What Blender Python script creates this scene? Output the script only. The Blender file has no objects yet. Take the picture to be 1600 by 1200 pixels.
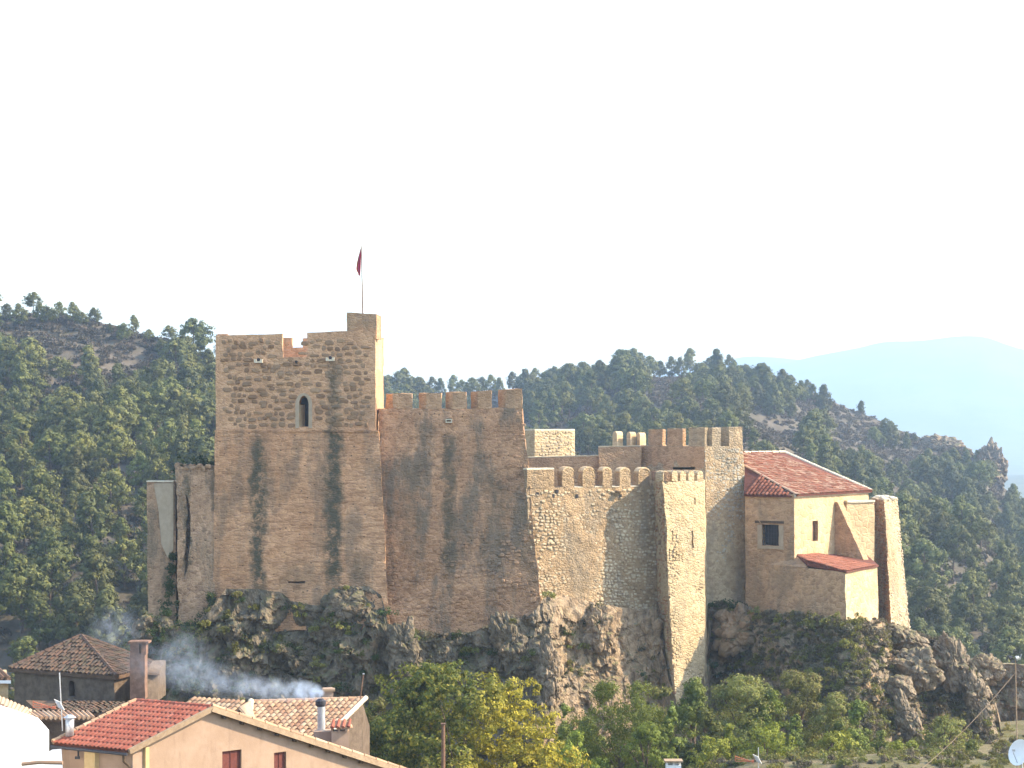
import bpy, bmesh, math, random
import numpy as np
from mathutils import Vector, Matrix, noise

random.seed(7)
# ------------------------------------------------------------------ camera, sky, sun, exposure
scene = bpy.context.scene
COL = scene.collection
FPX = 3200.0          # focal length in photo pixels (1600 wide)
cam_d = bpy.data.cameras.new('camera')
cam_d.sensor_width = 36.0
cam_d.lens = 36.0 * FPX / 1600.0
cam_d.shift_y = 0.05
cam_d.clip_start = 0.5
cam_d.clip_end = 30000
cam = bpy.data.objects.new('camera', cam_d)
cam.rotation_euler = (math.radians(90), 0, 0)
COL.objects.link(cam)
scene.camera = cam

SUN_EL = math.radians(36)
SUN_AZ = math.radians(-3.5)     # angle from +X towards the camera (negative: slightly behind the castle)
sd = Vector((math.cos(SUN_EL) * math.cos(SUN_AZ), -math.cos(SUN_EL) * math.sin(SUN_AZ), math.sin(SUN_EL)))
world = bpy.data.worlds.new('World')
scene.world = world
world.use_nodes = True
wn = world.node_tree
wn.nodes.clear()
sky = wn.nodes.new('ShaderNodeTexSky')
sky.sky_type = 'NISHITA'
sky.sun_disc = False
sky.sun_elevation = SUN_EL
sky.sun_rotation = math.atan2(sd.x, sd.y)
sky.air_density = 1.3
sky.dust_density = 0.6
sky.ozone_density = 1.0
bg = wn.nodes.new('ShaderNodeBackground')
bg.inputs[1].default_value = 0.15
wo = wn.nodes.new('ShaderNodeOutputWorld')
wn.links.new(sky.outputs[0], bg.inputs[0])
wn.links.new(bg.outputs[0], wo.inputs[0])
sun_d = bpy.data.lights.new('sun', 'SUN')
sun_d.energy = 3.0
sun_d.angle = math.radians(0.5)
sun_d.color = (1.0, 0.89, 0.70)
sun = bpy.data.objects.new('sun', sun_d)
sun.rotation_euler = sd.to_track_quat('Z', 'Y').to_euler()
sun.location = (60, 0, 80)
COL.objects.link(sun)
scene.view_settings.view_transform = 'Standard'
scene.view_settings.look = 'None'
scene.view_settings.gamma = 1.0
scene.view_settings.exposure = 1.97
scene.view_settings.use_white_balance = True
scene.view_settings.white_balance_temperature = 7500
scene.view_settings.white_balance_tint = 10
scene.cycles.max_bounces = 6
scene.cycles.volume_bounces = 1
scene.cycles.transparent_max_bounces = 16

# ------------------------------------------------------------------ helpers
def P(px, py, Y):
    return Vector(((px - 800.0) * Y / FPX, Y, (680.0 - py) * Y / FPX))

def PX(px, Y): return (px - 800.0) * Y / FPX
def PZ(py, Y): return (680.0 - py) * Y / FPX

def interp(tab, x):
    if x <= tab[0][0]: return tab[0][1:]
    for a, b in zip(tab, tab[1:]):
        if x <= b[0]:
            t = (x - a[0]) / (b[0] - a[0])
            return tuple(p + (q - p) * t for p, q in zip(a[1:], b[1:]))
    return tab[-1][1:]

def sstep(a, b, x):
    t = min(1, max(0, (x - a) / (b - a)))
    return t * t * (3 - 2 * t)

def on_line(px, A, B):
    k = (px - 800.0) / FPX
    s = (k * A.y - A.x) / ((B.x - A.x) - k * (B.y - A.y))
    return A.lerp(B, s)

def hit(px, py, p0, n):
    d = Vector(((px - 800.0) / FPX, 1.0, (680.0 - py) / FPX))
    return d * (p0.dot(n) / d.dot(n))

class MB:
    def __init__(s): s.v = []; s.f = []
    def add(s, vs, fs):
        b = len(s.v); s.v += [tuple(v) for v in vs]; s.f += [tuple(b + i for i in f) for f in fs]
        return s
    def prism(s, bot, top):
        n = len(bot)
        return s.add(list(bot) + list(top), [tuple(range(n))[::-1], tuple(range(n, 2 * n))] + [(i, (i + 1) % n, n + (i + 1) % n, n + i) for i in range(n)])
    def box(s, o, a, b, c):
        o, a, b, c = Vector(o), Vector(a), Vector(b), Vector(c)
        return s.prism([o, o + a, o + a + b, o + b], [o + c, o + a + c, o + a + b + c, o + b + c])
    def cbox(s, c, sx, sy, sz):
        return s.box((c[0] - sx / 2, c[1] - sy / 2, c[2] - sz / 2), (sx, 0, 0), (0, sy, 0), (0, 0, sz))
    def tube(s, pts, rs, seg=8, cap=True):
        pts = [Vector(p) for p in pts]
        if not hasattr(rs, '__len__'): rs = [rs] * len(pts)
        vs = []
        for i, p in enumerate(pts):
            d = (pts[min(i + 1, len(pts) - 1)] - pts[max(i - 1, 0)]).normalized()
            u = d.cross(Vector((0, 0, 1)) if abs(d.z) < 0.9 else Vector((1, 0, 0))).normalized()
            w = d.cross(u)
            for k in range(seg):
                a = 2 * math.pi * k / seg
                vs.append(p + (u * math.cos(a) + w * math.sin(a)) * rs[i])
        fs = []
        for i in range(len(pts) - 1):
            for k in range(seg):
                fs.append((i * seg + k, i * seg + (k + 1) % seg, (i + 1) * seg + (k + 1) % seg, (i + 1) * seg + k))
        if cap:
            fs.append(tuple(range(seg))[::-1]); fs.append(tuple(range((len(pts) - 1) * seg, len(pts) * seg)))
        return s.add(vs, fs)

def to_mesh(name, mb, off=(0, 0, 0), fix=True):
    me = bpy.data.meshes.new(name)
    v = [(a[0] - off[0], a[1] - off[1], a[2] - off[2]) for a in mb.v]
    me.from_pydata(v, [], mb.f)
    if fix:
        bm = bmesh.new(); bm.from_mesh(me)
        bmesh.ops.recalc_face_normals(bm, faces=bm.faces)
        bm.to_mesh(me); bm.free()
    me.update()
    return me

def nv(p, s): return noise.noise_vector(Vector(p) * s)

def roughen(me, off, cell, amp, sc=1.1):
    bm = bmesh.new(); bm.from_mesh(me)
    bmesh.ops.triangulate(bm, faces=bm.faces)
    for _ in range(8):
        es = [e for e in bm.edges if e.calc_length() > cell]
        if not es: break
        bmesh.ops.subdivide_edges(bm, edges=es, cuts=1)
        bmesh.ops.triangulate(bm, faces=[f for f in bm.faces if len(f.verts) > 3])
    o = Vector(off)
    for v in bm.verts:
        p = v.co + o
        v.co += nv(p, sc) * amp + nv(p, sc * 3.1) * amp * 0.5 + nv(p, 0.22) * amp * 1.2
    bm.to_mesh(me); bm.free(); me.update()

def carve(me, cutters, off):
    o = bpy.data.objects.new('tmp', me); COL.objects.link(o)
    tmp = []
    for c in cutters:
        cm = to_mesh('cut', c, off); co = bpy.data.objects.new('cut', cm); COL.objects.link(co); tmp.append(co)
        m = o.modifiers.new('b', 'BOOLEAN'); m.operation = 'DIFFERENCE'; m.solver = 'EXACT'; m.object = co
    dg = bpy.context.evaluated_depsgraph_get()
    dg.update()
    nm = bpy.data.meshes.new_from_object(o.evaluated_get(dg))
    bpy.data.objects.remove(o)
    for t in tmp: bpy.data.objects.remove(t)
    return nm

def thing(name, label, cat, loc=(0, 0, 0), group=None):
    o = bpy.data.objects.new(name, None); COL.objects.link(o)
    o.location = loc; o['label'] = label; o['category'] = cat
    o.empty_display_size = 0.5
    if group: o['group'] = group
    return o

def part(name, mb, mat, parent, off, label=None, kind=None, rough=None, cut=None, smooth=False, fix=True):
    me = mb if isinstance(mb, bpy.types.Mesh) else to_mesh(name, mb, off, fix)
    if cut: me = carve(me, cut, off)
    if rough: roughen(me, off, *rough)
    me.materials.clear(); me.materials.append(mat)
    if smooth:
        me.polygons.foreach_set('use_smooth', [True] * len(me.polygons))
    o = bpy.data.objects.new(name, me); COL.objects.link(o)
    if parent: o.parent = parent
    if label: o['label'] = label
    if kind: o['kind'] = kind
    return o

def single(name, mb, mat, label, cat, loc, group=None, kind=None, rough=None, smooth=False):
    o = part(name, mb, mat, None, loc, rough=rough, smooth=smooth)
    o.location = loc
    if kind: o['kind'] = kind
    if label: o['label'] = label
    if cat: o['category'] = cat
    if group: o['group'] = group
    return o

# ------------------------------------------------------------------ materials
class NT:
    def __init__(s, name, rough=0.9, spec=0.2):
        s.m = bpy.data.materials.new(name); s.m.use_nodes = True
        s.t = s.m.node_tree; s.t.nodes.clear()
        s.out = s.t.nodes.new('ShaderNodeOutputMaterial')
        s.b = s.t.nodes.new('ShaderNodeBsdfPrincipled')
        s.b.inputs['Roughness'].default_value = rough
        s.b.inputs['Specular IOR Level'].default_value = spec
        s.t.links.new(s.b.outputs[0], s.out.inputs[0])
        g = s.t.nodes.new('ShaderNodeNewGeometry'); s.geo = g
        s.pos = g.outputs['Position']
    def n(s, typ, **kw):
        nd = s.t.nodes.new('ShaderNode' + typ)
        for k, v in kw.items():
            if k.startswith('_'): setattr(nd, k[1:], v)
        for k, v in kw.items():
            if not k.startswith('_'): s.set(nd.inputs[int(k[1:]) if k[0] == 'i' and k[1:].isdigit() else k], v)
        return nd
    def set(s, inp, v):
        if isinstance(v, bpy.types.NodeSocket): s.t.links.new(v, inp)
        elif isinstance(v, bpy.types.Node): s.t.links.new(v.outputs[0], inp)
        elif isinstance(v, tuple) and len(v) == 3 and inp.type == 'RGBA': inp.default_value = (*v, 1)
        else: inp.default_value = v
    def scaled(s, vec, sc):
        return s.n('VectorMath', _operation='MULTIPLY', i0=vec, i1=sc).outputs[0]
    def noise(s, scale, detail=4, vec=None, rough=0.55, dist=0.0):
        return s.n('TexNoise', Vector=vec or s.pos, Scale=scale, Detail=detail, Roughness=rough, Distortion=dist).outputs[0]
    def voro(s, scale, vec=None, feature='F1', rnd=1.0, out=0):
        return s.n('TexVoronoi', _feature=feature, Vector=vec or s.pos, Scale=scale, Randomness=rnd).outputs[out]
    def ramp(s, fac, stops):
        r = s.n('ValToRGB', Fac=fac); e = r.color_ramp.elements
        while len(e) < len(stops): e.new(0.5)
        for i, (p, c) in enumerate(stops):
            e[i].position = p; e[i].color = (c, c, c, 1) if not isinstance(c, tuple) else (*c, 1)
        return r.outputs[0]
    def mix(s, f, a, b, mode='MIX'):
        m = s.n('Mix', _data_type='RGBA', _blend_type=mode)
        s.set(m.inputs[0], f); s.set(m.inputs[6], a); s.set(m.inputs[7], b)
        return m.outputs[2]
    def math(s, op, a, b=0.0, c=0.0, clamp=False):
        m = s.n('Math', _operation=op, i0=a, i1=b, i2=c); m.use_clamp = clamp
        return m.outputs[0]
    def color(s, c): s.set(s.b.inputs['Base Color'], c)
    def bump(s, h, dist=0.05, st=1.0, prev=None):
        bn = s.n('Bump', Strength=st, Distance=dist, Height=h)
        if prev is not None: s.set(bn.inputs['Normal'], prev)
        s.t.links.new(bn.outputs[0], s.b.inputs['Normal'])
        return bn.outputs[0]
    def smooth(s, v, a, b):
        return s.n('MapRange', _interpolation_type='SMOOTHSTEP', Value=v, i1=a, i2=b, i3=0.0, i4=1.0).outputs[0]

def stone_mat(name, dark, mid, light, cell=2.6, squash=1.6, joint=0.6, jcol=None, stain=0.4, stain_col=(0.12, 0.105, 0.08),
              holes=0.3, layers=0.0, streaks=(), bumpd=0.06, objrand=False, w=(1.0, 1.0, 1.0)):
    N = NT(name)
    dark, mid, light = [tuple(a * b for a, b in zip(c_, w)) for c_ in (dark, mid, light)]
    wv = N.scaled(N.pos, (1, 1, squash))
    dist = N.n('TexNoise', Vector=N.pos, Scale=1.8, Detail=2).outputs[1]
    wv = N.n('VectorMath', _operation='MULTIPLY_ADD', i0=dist, i1=(0.35, 0.35, 0.35), i2=wv).outputs[0]
    edge = N.voro(cell, wv, 'DISTANCE_TO_EDGE')
    cellc = N.n('TexVoronoi', _feature='F1', Vector=wv, Scale=cell).outputs[1]
    rnd = N.n('SeparateColor', Color=cellc).outputs[0]
    big = N.noise(0.28, 5); med = N.noise(1.7, 5, rough=0.65); fine = N.noise(11, 4, rough=0.7)
    c = N.mix(N.smooth(big, 0.35, 0.65), mid, light)
    c = N.mix(N.math('MULTIPLY', N.smooth(rnd, 0.45, 1.0), 0.6), c, dark)
    c = N.mix(N.math('MULTIPLY', N.smooth(med, 0.48, 0.75), 0.65), c, dark)
    jm = N.math('MULTIPLY', N.math('SUBTRACT', 1.0, N.smooth(edge, 0.02, 0.12)), joint)
    c = N.mix(jm, c, jcol or light)
    c = N.mix(N.math('MULTIPLY', N.smooth(fine, 0.42, 0.72), 0.35), c, (dark[0] * 0.55, dark[1] * 0.5, dark[2] * 0.5))
    if layers:
        lz = N.scaled(N.pos, (0.55, 0.55, 6.5))
        ln = N.noise(1.0, 3, lz, rough=0.7)
        c = N.mix(N.math('MULTIPLY', N.smooth(ln, 0.5, 0.66), layers), c, (dark[0] * 0.6, dark[1] * 0.55, dark[2] * 0.5))
    # weathering stains that run down the face
    sv = N.scaled(N.pos, (0.5, 0.5, 0.14))
    st = N.smooth(N.noise(1.0, 6, sv, rough=0.68), 0.46, 0.64)
    c = N.mix(N.math('MULTIPLY', st, stain), c, stain_col)
    sep = N.n('SeparateXYZ', Vector=N.pos)
    wob = N.math('MULTIPLY', N.math('SUBTRACT', N.noise(0.9, 5, N.scaled(N.pos, (1, 1, 0.8)), rough=0.7), 0.5), 2.0)
    for (x, hw, z0, z1, k) in streaks:
        dx = N.math('ABSOLUTE', N.math('ADD', N.math('SUBTRACT', sep.outputs[0], x), wob))
        m = N.math('SUBTRACT', 1.0, N.smooth(dx, hw * 0.25, hw * 1.25))
        zr = N.math('MULTIPLY', N.smooth(sep.outputs[2], z0 - 1.2, z0 + 1.5), N.math('SUBTRACT', 1.0, N.smooth(sep.outputs[2], z1 - 1.2, z1 + 0.6)))
        m = N.math('MULTIPLY', N.math('MULTIPLY', m, zr), N.math('MULTIPLY', N.smooth(N.noise(1.3, 5, rough=0.75), 0.28, 0.55), k))
        c = N.mix(m, c, (0.09, 0.077, 0.05))
    if holes:
        hv = N.voro(1.4, N.scaled(N.pos, (1, 1, 1.3)))
        hm = N.math('MULTIPLY', N.math('SUBTRACT', 1.0, N.smooth(hv, 0.06, 0.13)), holes * 2)
        c = N.mix(N.math('MINIMUM', hm, 1.0), c, (0.05, 0.035, 0.025))
    if objrand:
        oi = N.n('ObjectInfo').outputs['Random']
        c = N.mix(0.5, c, N.ramp(oi, [(0.0, (0.17, 0.10, 0.06)), (0.4, (0.30, 0.18, 0.10)), (0.7, (0.25, 0.17, 0.11)), (1.0, (0.42, 0.28, 0.17))]))
    N.color(c)
    h = N.math('ADD', N.math('MULTIPLY', N.smooth(edge, 0.0, 0.2), 0.7), N.math('MULTIPLY', med, 0.9))
    h = N.math('ADD', h, N.math('MULTIPLY', fine, 0.45))
    N.bump(h, bumpd, 0.9)
    return N.m

def plain_mat(name, a, b, scale=3.0, rough=0.9, spec=0.2, bump=0.01, stain=0.0, metal=0.0):
    N = NT(name, rough, spec)
    c = N.mix(N.smooth(N.noise(scale, 6, rough=0.65), 0.35, 0.68), a, b)
    if stain:
        st = N.smooth(N.noise(1.0, 6, N.scaled(N.pos, (1.6, 1.6, 0.35)), rough=0.7), 0.5, 0.75)
        c = N.mix(N.math('MULTIPLY', st, stain), c, (a[0] * 0.45, a[1] * 0.42, a[2] * 0.4))
    N.color(c)
    N.b.inputs['Metallic'].default_value = metal
    if bump: N.bump(N.noise(scale * 6, 4, rough=0.7), bump, 0.8)
    return N.m

def leaf_mat(name, cols, scale=0.5, trans=0.3, rough=0.7):
    N = NT(name, rough, 0.25)
    r = N.geo.outputs['Random Per Island']
    oi = N.n('ObjectInfo')
    c = N.ramp(r, [(i / max(1, len(cols) - 1), c) for i, c in enumerate(cols)])
    big = N.smooth(N.noise(scale, 3), 0.35, 0.65)
    c = N.mix(N.math('MULTIPLY', big, 0.6), c, cols[0])
    hs = N.n('HueSaturation', Color=c)
    N.set(hs.inputs['Value'], N.math('MULTIPLY_ADD', oi.outputs['Random'], 0.75, 0.7))
    N.set(hs.inputs['Hue'], N.math('MULTIPLY_ADD', N.math('FRACT', N.math('MULTIPLY', oi.outputs['Random'], 7.31)), 0.035, 0.47))
    N.color(hs.outputs[0])
    tr = N.n('BsdfTranslucent', Color=hs.outputs[0])
    ms = N.n('MixShader', Fac=trans)
    N.t.links.new(N.b.outputs[0], ms.inputs[1]); N.t.links.new(tr.outputs[0], ms.inputs[2])
    N.t.links.new(ms.outputs[0], N.out.inputs[0])
    return N.m

def tile_mat(name, cols, lichen=0.3, lich_col=(0.16, 0.14, 0.10), isl=True):
    N = NT(name, 0.85, 0.25)
    r = N.geo.outputs['Random Per Island'] if isl else N.n('ObjectInfo').outputs['Random']
    c = N.ramp(r, [(i / max(1, len(cols) - 1), k) for i, k in enumerate(cols)])
    c = N.mix(N.math('MULTIPLY', N.smooth(N.noise(2.2, 6, rough=0.7), 0.45, 0.68), lichen), c, lich_col)
    c = N.mix(N.math('MULTIPLY', N.smooth(N.noise(14, 4, rough=0.7), 0.5, 0.75), 0.3), c, (cols[0][0] * 0.4, cols[0][1] * 0.4, cols[0][2] * 0.4))
    N.color(c); N.bump(N.noise(20, 3), 0.01, 0.6)
    return N.m

WARM_D = (0.21, 0.135, 0.085); WARM_M = (0.40, 0.27, 0.175); WARM_L = (0.50, 0.355, 0.24)
M = {}
M['keep_low'] = stone_mat('keep_masonry', (0.27, 0.155, 0.085), (0.44, 0.27, 0.155), (0.54, 0.355, 0.215), w=(1.24, 1.07, 1.0), cell=2.2, squash=2.6, joint=0.35,
    stain=0.5, holes=0.4, layers=0.5, streaks=[(PX(404, 160), 0.7, -12.5, 0.2, 1.0), (PX(522, 160), 0.85, -12.0, 6.0, 1.0), (PX(565, 160), 0.9, -12.5, -9, 0.5), (PX(463, 160), 1.6, -12.5, -9.5, 0.45)])
M['keep_up'] = stone_mat('keep_mortar', (0.33, 0.21, 0.125), (0.46, 0.30, 0.185), (0.54, 0.37, 0.235), w=(1.22, 1.07, 1.0), cell=3.0, joint=0.2, stain=0.3, holes=0.1,
    streaks=[(PX(522, 160), 0.6, -1, 6.0, 0.9)])
M['keep_stone'] = stone_mat('brown_rubble', (0.13, 0.07, 0.038), (0.25, 0.145, 0.08), (0.35, 0.215, 0.125), cell=1.2, joint=0.0, objrand=True, stain=0.3, holes=0.0,
    streaks=[(PX(522, 160), 0.6, -1, 6.0, 0.9)], bumpd=0.04)
M['curtain'] = stone_mat('curtain_masonry', (0.20, 0.12, 0.07), (0.37, 0.23, 0.135), (0.49, 0.325, 0.20), w=(1.20, 1.04, 0.98), cell=3.0, squash=1.5, joint=0.3, stain=0.85,
    stain_col=(0.16, 0.125, 0.09), holes=0.4, layers=0.3,
    streaks=[(PX(701, 160), 0.6, -11, 0.4, 0.8), (PX(780, 160), 1.6, -6.5, -2.5, 0.5), (PX(830, 159), 0.9, -12, 0, 0.55), (PX(640, 160), 1.2, -9, -2, 0.4), (PX(614, 161), 0.45, -12, -5, 0.6)])
M['plaster_par'] = stone_mat('parapet_render', (0.30, 0.185, 0.11), (0.43, 0.27, 0.16), (0.50, 0.33, 0.205), w=(1.08, 1.02, 0.98), cell=3.0, joint=0.05, stain=0.25, holes=0.03)
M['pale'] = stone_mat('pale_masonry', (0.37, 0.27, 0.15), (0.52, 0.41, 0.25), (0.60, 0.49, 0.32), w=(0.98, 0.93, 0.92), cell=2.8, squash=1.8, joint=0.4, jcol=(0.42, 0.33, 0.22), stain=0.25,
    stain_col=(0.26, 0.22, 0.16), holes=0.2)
M['pale_mix'] = stone_mat('weathered_masonry', (0.26, 0.175, 0.105), (0.42, 0.30, 0.185), (0.53, 0.405, 0.265), cell=2.9, squash=1.5, joint=0.4, jcol=(0.36, 0.27, 0.18), stain=0.55,
    stain_col=(0.21, 0.185, 0.15), holes=0.2)
M['mortar_e'] = stone_mat('eroded_mortar', (0.21, 0.135, 0.075), (0.34, 0.23, 0.135), (0.42, 0.295, 0.18), cell=3.4, joint=0.2, stain=0.5, stain_col=(0.17, 0.15, 0.12), holes=0.3)
M['stones_e'] = stone_mat('field_stones', (0.30, 0.22, 0.14), (0.47, 0.37, 0.25), (0.58, 0.47, 0.33), cell=1.5, joint=0.0, stain=0.5, stain_col=(0.24, 0.215, 0.18), holes=0.0, bumpd=0.03)
M['stones_grey'] = stone_mat('grey_stones', (0.27, 0.24, 0.19), (0.40, 0.36, 0.30), (0.5, 0.45, 0.37), cell=1.5, joint=0.0, stain=0.5, holes=0.0, bumpd=0.03)
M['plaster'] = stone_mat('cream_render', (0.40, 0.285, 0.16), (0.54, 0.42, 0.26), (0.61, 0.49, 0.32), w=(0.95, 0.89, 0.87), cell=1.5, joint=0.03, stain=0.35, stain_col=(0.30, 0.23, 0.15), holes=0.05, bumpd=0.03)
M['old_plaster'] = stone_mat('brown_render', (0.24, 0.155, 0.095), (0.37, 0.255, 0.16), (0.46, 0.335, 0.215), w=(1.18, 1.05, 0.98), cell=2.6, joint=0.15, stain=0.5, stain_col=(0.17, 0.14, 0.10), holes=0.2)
M['house'] = plain_mat('peach_render', (0.33, 0.225, 0.165), (0.38, 0.265, 0.2), 1.2, bump=0.012, stain=0.35)
M['house2'] = plain_mat('yellow_render', (0.52, 0.37, 0.19), (0.58, 0.42, 0.23), 5, bump=0.01, stain=0.1)
M['grey_house'] = plain_mat('grey_render', (0.10, 0.07, 0.052), (0.16, 0.12, 0.092), 2, bump=0.03, stain=0.4)
M['white'] = plain_mat('white_paint', (0.78, 0.78, 0.80), (0.84, 0.84, 0.84), 2, bump=0.005)
M['mortar'] = plain_mat('lime_mortar', (0.55, 0.47, 0.36), (0.68, 0.60, 0.47), 4, bump=0.03, stain=0.2)
M['concrete'] = plain_mat('verge_concrete', (0.27, 0.19, 0.13), (0.36, 0.26, 0.18), 4, bump=0.02, stain=0.2)
M['wood'] = plain_mat('dark_wood', (0.07, 0.045, 0.03), (0.12, 0.08, 0.05), 6, bump=0.02)
M['shutter'] = plain_mat('maroon_shutter', (0.12, 0.035, 0.03), (0.16, 0.05, 0.04), 6, bump=0.004)
M['dark'] = plain_mat('dim_interior', (0.03, 0.027, 0.03), (0.05, 0.042, 0.045), 3, bump=0)
M['metal'] = plain_mat('galvanised_metal', (0.42, 0.43, 0.45), (0.55, 0.56, 0.58), 8, rough=0.5, spec=0.5, bump=0.002, metal=0.6)
M['black'] = plain_mat('black_metal', (0.02, 0.02, 0.03), (0.035, 0.035, 0.045), 8, rough=0.5, spec=0.4, bump=0)
M['orange_plastic'] = plain_mat('orange_plastic', (0.55, 0.14, 0.07), (0.6, 0.17, 0.09), 8, rough=0.5, bump=0)
M['brown_pole'] = plain_mat('rusty_pole', (0.16, 0.09, 0.06), (0.22, 0.13, 0.09), 8, bump=0.003)
M['tile_red'] = tile_mat('red_clay_tile', [(0.24, 0.062, 0.042), (0.33, 0.095, 0.064), (0.28, 0.078, 0.052), (0.36, 0.12, 0.085)], 0.3, isl=False)
M['tile_chapel'] = tile_mat('weathered_red_tile', [(0.15, 0.05, 0.03), (0.30, 0.10, 0.055), (0.20, 0.068, 0.04), (0.46, 0.30, 0.21), (0.24, 0.08, 0.048), (0.34, 0.12, 0.07)], 0.6, (0.20, 0.14, 0.10))
M['tile_chapel_o'] = tile_mat('weathered_red_roll', [(0.16, 0.05, 0.032), (0.30, 0.095, 0.055), (0.20, 0.066, 0.042), (0.36, 0.14, 0.09), (0.24, 0.08, 0.05)], 0.35, (0.22, 0.14, 0.10), isl=False)
M['tile_old'] = tile_mat('buff_tile', [(0.34, 0.19, 0.115), (0.44, 0.29, 0.185), (0.25, 0.125, 0.08), (0.50, 0.37, 0.26)], 0.5, (0.26, 0.22, 0.16), isl=False)
M['tile_old_j'] = tile_mat('buff_tile_run', [(0.40, 0.24, 0.15), (0.48, 0.33, 0.22), (0.30, 0.17, 0.11)], 0.5, (0.2, 0.17, 0.12))
M['tile_dark'] = tile_mat('lichened_tile', [(0.05, 0.034, 0.026), (0.085, 0.058, 0.045), (0.12, 0.065, 0.045), (0.07, 0.058, 0.042)], 0.7, (0.065, 0.06, 0.042))
M['tile_bed'] = plain_mat('tile_channel', (0.10, 0.035, 0.025), (0.15, 0.05, 0.035), 3, bump=0.01)
M['tile_bed_old'] = plain_mat('old_tile_channel', (0.09, 0.055, 0.035), (0.15, 0.09, 0.06), 3, bump=0.01)
M['bark'] = plain_mat('bark', (0.09, 0.06, 0.045), (0.15, 0.11, 0.085), 6, bump=0.02)
M['pine'] = leaf_mat('pine_needles', [(0.055, 0.066, 0.018), (0.10, 0.112, 0.026), (0.155, 0.16, 0.036), (0.075, 0.086, 0.022)], 0.02, 0.12)
M['leaf_yellow'] = leaf_mat('autumn_leaves', [(0.085, 0.10, 0.022), (0.17, 0.17, 0.032), (0.29, 0.265, 0.04), (0.14, 0.145, 0.03), (0.38, 0.32, 0.05)], 0.25, 0.35)
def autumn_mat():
    N = NT('green_yellow_leaves', 0.7, 0.25); r = N.geo.outputs['Random Per Island']
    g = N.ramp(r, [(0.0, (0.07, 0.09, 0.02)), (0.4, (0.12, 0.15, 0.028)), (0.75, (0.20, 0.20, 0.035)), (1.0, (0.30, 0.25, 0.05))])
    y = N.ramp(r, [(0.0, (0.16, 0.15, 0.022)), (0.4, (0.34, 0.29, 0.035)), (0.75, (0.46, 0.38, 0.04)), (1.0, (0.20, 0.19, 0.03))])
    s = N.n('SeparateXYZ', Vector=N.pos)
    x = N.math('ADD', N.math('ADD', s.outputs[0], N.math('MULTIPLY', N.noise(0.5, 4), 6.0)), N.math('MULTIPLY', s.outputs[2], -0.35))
    c = N.mix(N.smooth(x, 5.5, 8.8), g, y)  # leaves blend from green to yellow towards the right and bottom
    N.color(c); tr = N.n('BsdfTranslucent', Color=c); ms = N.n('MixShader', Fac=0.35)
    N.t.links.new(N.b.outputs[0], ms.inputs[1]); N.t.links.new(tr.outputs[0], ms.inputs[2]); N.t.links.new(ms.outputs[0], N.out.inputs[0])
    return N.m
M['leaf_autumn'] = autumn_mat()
M['leaf_green'] = leaf_mat('bright_leaves', [(0.10, 0.13, 0.022), (0.18, 0.22, 0.035), (0.26, 0.29, 0.048)], 0.35, 0.35)
M['leaf_pine2'] = leaf_mat('young_pine_needles', [(0.075, 0.105, 0.024), (0.135, 0.17, 0.036), (0.19, 0.22, 0.045)], 0.35, 0.2)
M['leaf_olive'] = leaf_mat('olive_leaves', [(0.11, 0.125, 0.036), (0.185, 0.195, 0.05), (0.25, 0.25, 0.062), (0.19, 0.15, 0.07)], 0.35, 0.3)
M['leaf_dry'] = leaf_mat('dry_scrub', [(0.11, 0.09, 0.06), (0.17, 0.14, 0.095), (0.095, 0.105, 0.05), (0.21, 0.18, 0.12)], 0.35, 0.2)
M['leaf_heath'] = leaf_mat('heath_scrub', [(0.08, 0.065, 0.042), (0.125, 0.098, 0.066), (0.065, 0.07, 0.034)], 0.03, 0.2)
M['ivy'] = leaf_mat('ivy_leaves', [(0.03, 0.055, 0.018), (0.055, 0.09, 0.025), (0.085, 0.12, 0.035)], 0.5, 0.25)

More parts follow.
